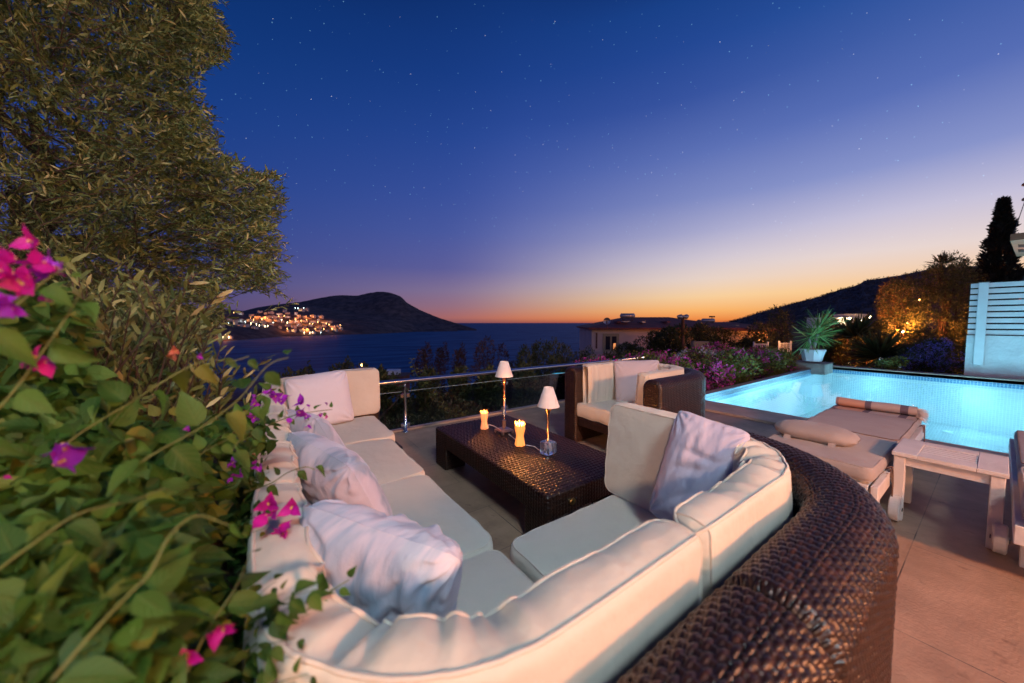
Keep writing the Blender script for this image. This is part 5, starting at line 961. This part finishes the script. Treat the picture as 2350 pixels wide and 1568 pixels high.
# ------------------------------------------------------------------ villas
def frame_at(px, py, d, yaw): b = at(px, py, d); a = AZ+yaw; fw = np.array([math.cos(a), math.sin(a), 0]); rt = np.array([math.sin(a), -math.cos(a), 0]); return b, fw, rt, a
def hip(m_, c, fw, rt, wx, dy, z0, h, ridge, ov=0., m=0):
    P = [c-rt*wx-fw*dy, c+rt*wx-fw*dy, c+rt*wx+fw*dy, c-rt*wx+fw*dy, c-rt*ridge, c+rt*ridge]; V = [[p[0], p[1], z0] for p in P[:4]]+[[p[0], p[1], z0+h] for p in P[4:]]+[[p[0], p[1], z0-.14] for p in P[:4]]
    m_.add(V, [np.array([[0, 1, 5, 4], [2, 3, 4, 5]]), np.array([[1, 2, 5], [3, 0, 4]]), np.array([[6, 7, 1, 0], [7, 8, 2, 1], [8, 9, 3, 2], [9, 6, 0, 3], [6, 9, 8, 7]])], m)
c0, fw, rt, a = frame_at(1358, 754, 27, -.10); vl = thing('villa', (c0[0], c0[1], -2.6), 'pale villa with dark red hipped roof and a water tank standing before the sunset', 'house')
u = 27/FPX; ZE = H+(741-752)/FPX*27; cc = c0+rt*(96*u)+fw*5.0
MB().box((cc[0], cc[1], (ZE-3.2)/2), (10., 192*u, ZE+3.2), rz=a).build('wall', M['villa_wall'], vl)
c2_ = cc+rt*(96*u+1.6)+fw*1.5; MB().box((c2_[0], c2_[1], (ZE-3.2)/2-.05), (8., 3.4, ZE+3.1), rz=a).build('wing_wall', M['villa_wall_o'], vl)
rf = MB(); hip(rf, cc+rt*2.2, fw, rt, 96*u+2.2+.30, 5.5, ZE, 26*u, 2.0); rfo = rf.build('roof', M['roof'], vl)
for k in range(3):
    rb = MB(); q = cc+rt*(-1.0+k*1.9)-fw*2.8; rb.box((q[0], q[1], ZE+.44), (2.6, .26, .10), rz=a); rb.build('roof_light_strip' if k == 1 else 'roof_ridge', M['tank'] if k == 1 else M['roof'], rfo)
def win(c, w, h, lit=None, parent=vl):
    t_ = MB(); t_.box(c, (.16, w+.34, h+.34), rz=a); o = t_.build('window', M['trim'], parent); cf = np.array(c)-fw*.09
    for s_ in (-1, 1): q = cf+rt*s_*w*.27; MB().box(q, (.06, w*.38, h*.92), rz=a).build('pane', M['pane'], o)
    if lit: q = cf+rt*w*.30-[0, 0, h*.22]-fw*.04; MB().box(q, (.04, w*.2, h*.4), rz=a).build('lit_pane', M['pane_lit'], o)
f0 = c0+rt*(43*u)-fw*.0; win((f0[0]-fw[0]*.03, f0[1]-fw[1]*.03, H+(741-787)/FPX*27), 26*u, 33*u, True)
f0 = c0+rt*(11*u); w_ = MB(); w_.box((f0[0], f0[1], H+(741-782)/FPX*27), (.1, .12, 36*u), rz=a); w_.build('downpipe', M['rust'], vl)
bal = MB(); f0 = c0+rt*(8*u)-fw*.7
for k in range(7): q = f0+rt*(k*.25-.3); bal.tube([(q[0], q[1], H-84*u), (q[0], q[1], H-66*u)], .03, 5)
q0 = f0-rt*.3; q1 = f0+rt*1.3; bal.tube([(q0[0], q0[1], H-66*u), (q1[0], q1[1], H-66*u)], .04, 5); bal.box((f0[0]+rt[0]*.5, f0[1]+rt[1]*.5, H-86*u), (1.2, 2.2, .16), rz=a); bal.build('balcony', M['villa_wall'], vl)
tk = thing('solar_water_tank', (0, 0, 0), 'horizontal steel solar water tank on the ridge of the nearer villa', 'water tank'); tk.location = tuple(at(1440, 729, 29))
def tank(t_, px, py, d, w):
    q = at(px, py, d); w = w/FPX*d; r_ = w*.19; a_ = q-rt*w/2; b_ = q+rt*w/2; m_ = MB(); m_.tube([a_-rt*.06, a_, a_+rt*.02, b_-rt*.02, b_, b_+rt*.06], [r_*.4, r_*.8, r_, r_, r_*.8, r_*.4], 14); m_.build('tank_body', M['tank'], t_, True); s_ = MB()
    for e in (-.35, .35): p = q+rt*w*e; s_.tube([p-[0, 0, r_*2.1], p-[0, 0, r_*.8]], r_*.12, 5); s_.tube([p-[0, 0, r_*2.1]-fw*r_*2, p-[0, 0, r_*.8]], r_*.1, 5)
    s_.tube([q-rt*w*.4-[0, 0, r_*2.0], q+rt*w*.4-[0, 0, r_*2.0]], r_*.1, 5); s_.build('tank_stand', M['rust'], t_); pn = MB(); p = q-rt*w*.4-fw*r_*5-[0, 0, r_*2.3]; pn.box(p, (r_*6, w*.5, .05), rz=a); pn.build('solar_panel', M['tank'], t_)
tank(tk, 1440, 725, 29, 30)
c0, fw, rt, a = frame_at(1690, 755, 32, -.16); v2 = thing('villa', (c0[0], c0[1], -2.6), 'second villa with low red roof and orange lit wall', 'house'); u = 32/FPX; ZE = H+(741-756)*u; cc = c0+fw*4
MB().box((cc[0], cc[1], (ZE-3.4)/2), (8, 130*u, ZE+3.4), rz=a).build('wall', M['villa_wall_o'], v2); rf = MB(); hip(rf, cc, fw, rt, 78*u, 4.9, ZE, 17*u, 1.4); rfo = rf.build('roof', M['roof'], v2); rb = MB(); q = cc+rt*.2-fw*2.6; rb.box((q[0], q[1], ZE+.35), (2.4, .24, .1), rz=a); rb.build('roof_ridge', M['villa_wall_o'], rfo)
f0 = c0+rt*40*u-fw*.05; win((f0[0], f0[1], H+(741-780)*u), 22*u, 14*u, None, v2); lamp('villa_light', f0+rt*.8-fw*1.2+[0, 0, -1.0], (1, .34, .08), 260, .1)
c3 = cc-rt*(66*u+3)+fw*2; MB().box((c3[0], c3[1], (ZE-3.4)/2+.1), (7, 6.5, ZE+3.5), rz=a).build('wing_wall', M['villa_wall'], v2); rf = MB(); hip(rf, c3, fw, rt, 4.4, 4.4, ZE+.1, 10*u, 1.6); rf.build('wing_roof', M['roof'], v2)
t2 = thing('solar_water_tank', at(1624, 742, 34), 'smaller solar water tank above the second villa roof', 'water tank'); tank(t2, 1625, 736, 34, 26); m_ = MB(); q = at(1634, 727, 34); m_.tube([q-[0, 0, .5], q], .03, 5); m_.box(q, (.1, .5, .14), rz=a); m_.build('antenna', M['rust'], t2)
def dish(px, py, d, label):
    q = at(px, py, d); t_ = thing('satellite_dish', q-[0, 0, .5], label, 'satellite dish'); m_ = MB(); th = np.arange(18)/18*2*PI; R_ = .27; V = [q+fw*.12]
    for rr_, o in ((.5, .09), (1, 0)): V += [q+R_*rr_*(np.cos(x)*rt+np.sin(x)*np.array([0, 0, 1]))+fw*o for x in th]
    m_.add(V, [np.array([[0, 1+i, 1+(i+1) % 18] for i in range(18)]), grid_faces(2, 18, 1, False, True)]); m_.build('dish', M['tank'], t_, True); MB().tube([q-[0, 0, .6], q+fw*.1], .04, 6).build('mast', M['rust'], t_)
dish(1604, 740, 33, 'grey satellite dish beside the tank of the second villa'); dish(1393, 737, 26.5, 'round satellite dish at the left of the nearer villa roof')
q = at(1567, 800, 17); fp = thing('floodlight_pole', q, 'brown steel pole carrying two floodlights between the villas', 'pole'); MB().tube([at(1567, 830, 17), at(1567, 728, 17)], .075, 10).build('pole', M['rust'], fp, True)
m_ = MB(); m_.tube([at(1561, 729, 17), at(1573, 727, 17)], .03, 6); m_.build('crossarm', M['rust'], fp)
for x in (1560, 1573): m_ = MB(); c_ = at(x, 727, 17); m_.tube([c_-rt*.12+[0, 0, .03], c_-rt*.05, c_+rt*.05, c_+rt*.12-[0, 0, .03]], [.05, .10, .13, .09], 10); m_.build('floodlight', M['tank'], fp, True)
q = at(1606, 806, 16); tag(MB().box(q, (.25, .75, .9), rz=AZ, bev=.03).build('garden_wall', M['trim']), 'short tan wall end among the bushes right of the floodlight pole', 'wall')
for (xa, xb, py_, lb_, dd) in ((1730, 1762, 790, 'left of the two small lit railings above the flower hedge', 15), (1788, 1815, 788, 'right of the two small lit railings above the flower hedge', 15)):
    A_ = at(xa, py_, dd); B_ = at(xb, py_, dd); t_ = thing('balustrade', A_-[0, 0, .5], lb_, 'railing'); m_ = MB(); m_.tube([A_, B_], .02, 6)
    for k in range(9): p = A_+(B_-A_)*k/8; m_.tube([p-[0, 0, .38], p], .012, 5)
    m_.build('bars', M['slat'], t_)
    for p in (A_, B_): m_ = MB(); m_.tube([p-[0, 0, .45], p+[0, 0, .10]], .035, 6); m_.build('end_post', M['slat'], t_)
lamp('railing_light', at(1800, 780, 14.6), (1, .40, .12), 14, .05)
# ------------------------------------------------------------------ trees and bushes round the villas and right hand garden
TB = 'dark bushes in front of the villas'
for i, (px_, d_, t_, w_, pb) in enumerate([(1450, 19, 792, 90, 850), (1500, 18, 762, 110, 850), (1545, 17, 752, 90, 850), (1600, 18, 750, 90, 850), (1660, 19, 757, 110, 850), (1715, 18, 782, 60, 840)]):
    top_bush('bushy_tree', '%s of the six dark round trees in front of the villas, from the left' % ORD[i], px_, d_, t_, w_, 3600, .15, M['bush'], TB, LANCE, .3, None, pb, 'tree')
bl = []; g3 = np.random.default_rng(12)
def hedge(name, label, x0, x1, y0, y1, zt, zb, n, fl, size=.06, r_=.42):
    bl = []
    for k in range(int((x1-x0)*3.2)): x = g3.uniform(x0, x1); f = (x-x0)/(x1-x0); z = (zt[0]*(1-f)+zt[1]*f)-r_*.8+g3.normal()*.07; bl.append(((x, g3.uniform(y0, y1), z), (r_, r_, r_*.9))); bl.append(((x, y0+.1, zb+g3.uniform(0, .5)), (r_, r_*.7, r_)))
    return bush(name, label, 'hedge', ((x0+x1)/2, (y0+y1)/2, -1.0), bl, n, size, M['bush_y'], None, LEAFW, .03, .4, fl)
h1 = hedge('flowering_hedge', 'pink flowering bougainvillea hedge along the left pool edge behind the armchair', 4.6, 9.0, 3.45, 5.0, (.60, .60), -.3, 9000, (M['pink_fl'], 2300, .055, 'blossoms'))
h2 = hedge('flowering_hedge', 'leafy hedge with white and pink blossoms between armchair and yucca pot', 8.3, 12.6, 3.5, 5.4, (.62, .52), -.3, 8000, (M['pink_fl'], 1100, .055, 'blossoms'), .07)
h3 = bush('white_flower_bush', 'cluster of white blossoms in the middle of the flowering hedge', 'bush', (8.4, 4.2, -.9), [((8.2, 4.1, .30), (.55, .5, .38)), ((9.1, 4.3, .28), (.5, .5, .38)), ((8.7, 3.75, .05), (.5, .4, .38))], 1500, .06, M['bush_y'], None, LEAFW, .02, .4, (M['white_fl'], 560, .055, 'blossoms'))
RG = 'trees and bushes behind the pool'
def tb(name, label, px_, d_, t_, w_, n, size, m, T=LANCE, up=.3, pb=870, fl=None, cat='bush'): return top_bush(name, label, px_, d_, t_, w_, n, size, m, RG, T, up, fl, pb, cat)
tb('bushy_tree', 'olive brown tree rising behind the flowering hedge left of the yucca', 1795, 24, 712, 80, 1700, .20, M['bush'], cat='tree')
tb('bushy_tree', 'dark tree between the second villa and the yucca', 1760, 20, 745, 80, 2600, .16, M['bush'], cat='tree')
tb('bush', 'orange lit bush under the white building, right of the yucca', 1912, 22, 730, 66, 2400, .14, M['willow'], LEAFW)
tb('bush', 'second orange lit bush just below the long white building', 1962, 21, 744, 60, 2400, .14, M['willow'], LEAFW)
tb('bush', 'dark bush behind the white yucca pot', 1905, 14, 765, 70, 2600, .10, M['bush'], LEAFW)
tb('bush', 'dark bush left of the fan palm with yellow lamp flecks', 1955, 13.5, 785, 80, 2200, .09, M['bush'], LEAFW)
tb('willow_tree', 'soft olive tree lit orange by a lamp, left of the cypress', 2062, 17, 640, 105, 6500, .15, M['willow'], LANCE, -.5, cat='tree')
tb('dark_tree', 'big dark tree mass below the cypress', 2150, 14.5, 600, 170, 11000, .12, M['bush'], LANCE, .3, cat='tree')
tb('dark_tree', 'dark tree crown left of the slatted fence', 2215, 16, 640, 130, 6500, .12, M['bush'], LANCE, .3, cat='tree')
tb('bush', 'dark bush under the orange lit tree, above the fan palm', 2020, 15, 738, 80, 2600, .10, M['bush'], LEAFW)
tb('bush', 'dark bush behind the blue flowers', 2120, 12.5, 760, 120, 3600, .09, M['bush'], LEAFW)
tb('plumbago_bush', 'blue flowering plumbago bush at the far pool edge beside the white wall', 2165, 9.6, 782, 130, 4200, .055, M['bush'], LEAFW, .3, 866, (M['blue_fl'], 1300, .035, 'blossoms'))
tb('plumbago_bush', 'smaller blue flowering bush left of the large plumbago', 2085, 9.9, 800, 90, 2600, .055, M['bush'], LEAFW, .3, 866, (M['blue_fl'], 520, .035, 'blossoms'))
tb('white_flower_bush', 'low green bush with a few white flowers at the far pool edge', 2050, 9.4, 822, 60, 1100, .06, M['bush_y'], LEAFW, .3, 866, (M['white_fl'], 60, .05, 'blossoms'))
# cypress
def conifer(px_, d_, pytop, rad, n, label, name='cypress'):
    b = at(px_, 741, d_); zt = H+(741-pytop)/FPX*d_; b[2] = -.6; t_ = thing(name, b, label, 'tree', RG); g2 = np.random.default_rng(3); k = g2.random(n)**.75; z = b[2]+.5+(zt-b[2]-.5)*k; th = g2.uniform(0, 2*PI, n); lob = 1+.24*np.sin(th*3+z*2.3)+.18*np.sin(th*5-z*4.1)+.20*np.sin(z*9+th*2); r_ = rad*(1-k)**.85*lob*g2.uniform(.35, 1.08, n)**.6+.02
    P = np.stack([b[0]+r_*np.cos(th), b[1]+r_*np.sin(th), z], 1); D = np.stack([np.cos(th)*.55, np.sin(th)*.55, np.full(n, .75)], 1)+g2.normal(size=(n, 3))*.3; V, F = inst(LANCE, P, D, rdir(n), g2.uniform(.10, .24, n)); mk('crown', V, F, M['cyp'], t_, False); m_ = MB(); m_.tube([b, (b[0], b[1], zt-.6)], [.14, .02], 8); m_.build('trunk', M['bark'], t_)
conifer(2282, 15, 466, .84, 15000, 'tall pointed cypress rising above the dark trees at the right')
# fan palms
def palm(px_, py_, d_, n, ln, label, m, name='fan_palm'):
    c = at(px_, py_, d_); t_ = thing(name, (c[0], c[1], c[2]-.9), label, 'palm', RG); D = rdir(n, (0, 0, .45)); D = D[D[:, 2] > -.35]; V, F = inst(BLADE, np.repeat(c[None], len(D), 0)+D*.06, D, rdir(len(D), (0, 0, 1)), rng.uniform(.7, 1.1, len(D))*ln); mk('fronds', V, F, m, t_, False); MB().tube([(c[0], c[1], c[2]-1.0), c], [.09, .07], 8).build('trunk', M['bark'], t_)
palm(1962, 775, 13, 190, .95, 'dark spiky palm right of the yucca, the higher of two', M['bush']); palm(2020, 822, 11.2, 220, .95, 'dark fan palm at the far pool edge, the lower of two', M['bush']); palm(2160, 606, 15.5, 90, .55, 'feathery palm top on the skyline left of the cypress', M['cyp'])
# yucca
yc = thing('potted_yucca', (*at(1868, 741, 9.6)[:2], .2), 'spiky green yucca in a white plastic pot on a stone plinth', 'potted plant'); c = at(1868, 741, 9.6); zb = H+(741-829)/FPX*9.6; zt = H+(741-802)/FPX*9.6
m_ = MB(); r0, r1 = .205, .285; m_.lathe((c[0], c[1], 0), [(.01, zb), (r0, zb), (r1-.015, zt-.05), (r1, zt-.05), (r1, zt), (r1-.03, zt), (r1-.04, zt-.04), (.01, zt-.04)], 8, rot=.35); m_.build('pot', M['pot'], yc); 
m_ = MB(); cA = np.array([c[0], c[1], zt-.05]); cB = at(1876, 768, 9.6); cC = at(1858, 778, 9.5); m_.tube(curve([cA, (cA+cB)/2+[.02, 0, 0], cB], 12), np.linspace(.05, .035, 12), 8); m_.tube(curve([cA-RT*.04, (cA+cC)/2-RT*.04, cC], 12), np.linspace(.045, .03, 12), 8); m_.build('trunk', simple('yucca_trunk', (.32, .28, .25), .8, 0, .2, 20), yc, True)
D = []; O = []; S = []
for q, n, up_ in ((cB, 110, .35), (cC, 60, .1), (at(1882, 750, 9.6), 60, .9)):
    dd = rdir(n, (0, 0, up_)); O.append(np.repeat(q[None], n, 0)+dd*.03); D.append(dd); S.append(rng.uniform(.34, .64, n))
V, F = inst(tmpl_lance(.022, .02), np.concatenate(O), np.concatenate(D), rdir(230, (0, 0, 1)), np.concatenate(S)); mk('blades', V, F, M['yucca'], yc, False)
pd = at(1866, 741, 9.7); tag(MB().box((pd[0], pd[1], .045), (.75, .78, .30), bev=.02).build('stone_plinth', M['stone']), 'grey stone plinth under the yucca pot at the pool corner', 'plinth')
# ------------------------------------------------------------------ wall with slatted screen
wl = thing('screen_wall', (13.85, -1.5, 0), 'rough white wall topped by a slatted white screen beyond the pool, lit cyan', 'wall')
n_ = 60; yy = np.linspace(.485, -4.6, n_); zz = np.linspace(-.1, 1.0, 30); Gm = np.empty((n_, 30, 3)); Gm[..., 0] = 13.78; Gm[..., 1] = yy[:, None]; Gm[..., 2] = zz[None]; Q = Gm.reshape(-1, 3); Q[:, 0] += .018*sn3(Q, 5, 91)+.010*sn3(Q, 17, 92)
mk('wall_face', Q, grid_faces(n_, 30), M['stucco'], wl, True); MB().box((13.93, -2.06, .44), (.26, 5.08, 1.08), bev=.02).build('wall_core', M['stucco'], wl)
scn = thing('slat_screen', (13.85, -1.5, 1.0), 'white horizontal slats with a broad post, cut off by the right edge', 'screen')
for k in range(9): MB().box((13.84, -2.05, 1.075+k*.1385), (.03, 5.06, .104), bev=.004).build('slat', M['slat'], scn)
MB().box((13.70, .29, 1.27), (.07, .145, 1.93), bev=.006).build('post', M['slat'], scn); MB().box((13.70, .29, 2.242), (.09, .165, .014)).build('post_cap', M['stone'], scn)
# house eave, cable
z_ = 2.55; U0 = [onz(2318, 553, z_), onz(2333, 589, z_), onz(2460, 580, z_), onz(2460, 536, z_)]; ev = thing('house_eave', U0[0], 'orange lit corner of the house eave with vent grilles at the right edge', 'eave')
V = np.array(U0); mk('soffit', np.vstack([V, V+[0, 0, .10]]), [np.array([[0, 1, 2, 3], [4, 5, 6, 7]]), grid_faces(2, 4, 0, False, True)], simple('stained_eave_wood', (.26, .13, .07), .7, 0, .15, 6), ev, False)
for a_, b_ in ((562, 566), (573, 577)):
    V = np.array([onz(2336, a_, z_-.004), onz(2337, b_+2, z_-.004), onz(2380, b_+1, z_-.004), onz(2380, a_-1, z_-.004)]); mk('vent_grille', np.vstack([V, V+[0, 0, .02]]), [np.array([[0, 1, 2, 3], [4, 5, 6, 7]]), grid_faces(2, 4, 0, False, True)], M['gap'], ev, False)
lamp('eave_light', onz(2430, 560, 2.55)-[0, 0, .45], (1, .36, .12), 14, .08)
tag(MB().tube([at(2324, 543, 7), at(2352, 462, 7)], .006, 5).build('wire', M['dark']), 'thin wire rising from the house eave', 'wire')
rt_ = thing('roof_edge', at(2350, 440, 6), 'dark tips of a roof edge at the right border above the eave', 'roof')
for py_ in (424, 458): m_ = MB(); q = at(2352, py_, 6); m_.tube([q-RT*.05, q-RT*.02, q+RT*.2], [.006, .03, .04], 8); m_.build('roof_tile', M['roof'], rt_, True)
# ------------------------------------------------------------------ white building and garden lamps in the background
c0, fw, rt, a = frame_at(1958, 732, 95, .25); wb = thing('white_building', (c0[0], c0[1], -4), 'long low white building with bright lamps at the foot of the hill', 'building'); u = 95/FPX
MB().box(c0+fw*4-[0, 0, 1.1], (8, 92*u, 16*u+1), rz=a).build('wall', M['slat'], wb); q = c0+rt*30*u+fw*4; MB().box((q[0], q[1], q[2]+.2), (7.4, 36*u, 20*u), rz=a).build('end_block', M['villa_wall'], wb)
for k in range(7): q = c0-rt*(36-k*8)*u-fw*.12-[0, 0, .2]; MB().box(q, (.14, 4*u, 7*u), rz=a).build('window', M['pane'], wb)
for k, (x, y) in enumerate(((1941, 732), (1950, 731), (1978, 737), (1996, 728))): q = at(x, y, 93); m_ = MB(); m_.lathe(q, [(.01, -.3), (.3, -.1), (.3, .1), (.01, .3)], 8); m_.build('wall_lamp', M['bulb_w'], wb, True)
lamp('building_light', at(1946, 733, 91), (1, .62, .3), 2500, .3)
GL = 'garden lamps among the trees'
for i, (x, y, d_, p_, lb_) in enumerate([(2072, 762, 14.6, 480, 'brightest garden lamp under the orange lit tree'), (2085, 742, 15.0, 260, 'garden lamp just above and right of the brightest one'), (2060, 775, 14.2, 200, 'garden lamp below left of the brightest one'), (1945, 757, 18.2, 900, 'garden lamp glowing behind the orange bushes right of the yucca'), (1990, 800, 13.2, 120, 'garden lamp behind the dark bushes between yucca and fan palm'), (1950, 832, 14.6, 150, 'low garden lamp flickering through leaves beside the plinth'), (2110, 688, 15.0, 8, 'small lamp high in the dark tree mass'), (2340, 682, 15.5, 18, 'lamp seen between the slats of the white screen')]):
    q = at(x, y, d_); t_ = thing('garden_lamp', (q[0], q[1], q[2]-1.2), lb_, 'lamp', GL); m_ = MB(); gr = .45 if i >= 6 else .8; m_.lathe(q, [(.005, -.07*gr), (.06*gr, -.04*gr), (.075*gr, 0), (.06*gr, .05*gr), (.005, .08*gr)], 10); m_.build('globe', M['bulb_w'] if i in (0, 4, 5) else M['bulb'], t_, True); MB().tube([q-[0, 0, 1.2], q-[0, 0, .06]], .02, 6).build('post', M['rust'], t_); lamp('garden_light', q-FW*.12, (1, .27, .045), p_, .08)
# scrub on the right hill
i0 = rng.integers(4, 165, 9000); j0 = rng.integers(1, 30, 9000); f1 = rng.random((9000, 1)); f2 = rng.random((9000, 1)); P = (RH[i0, j0]*(1-f1)+RH[i0+1, j0]*f1)*(1-f2)+RH[i0, j0+1]*f2; P = np.repeat(P, 5, 0)+rng.normal(size=(45000, 3))*[.9, .9, .6]+[0, 0, .6]
V, F = inst(LEAFW, P, rdir(45000, (0, 0, .3)), rdir(45000), rng.uniform(.8, 2.0, 45000)); tag(mk('hillside_scrub', V, F, simple('dark_scrub', (.075, .058, .056), .9, 0, .4, .05), None, False), 'dark scrub covering the hill at the right', 'scrub', kind='stuff')
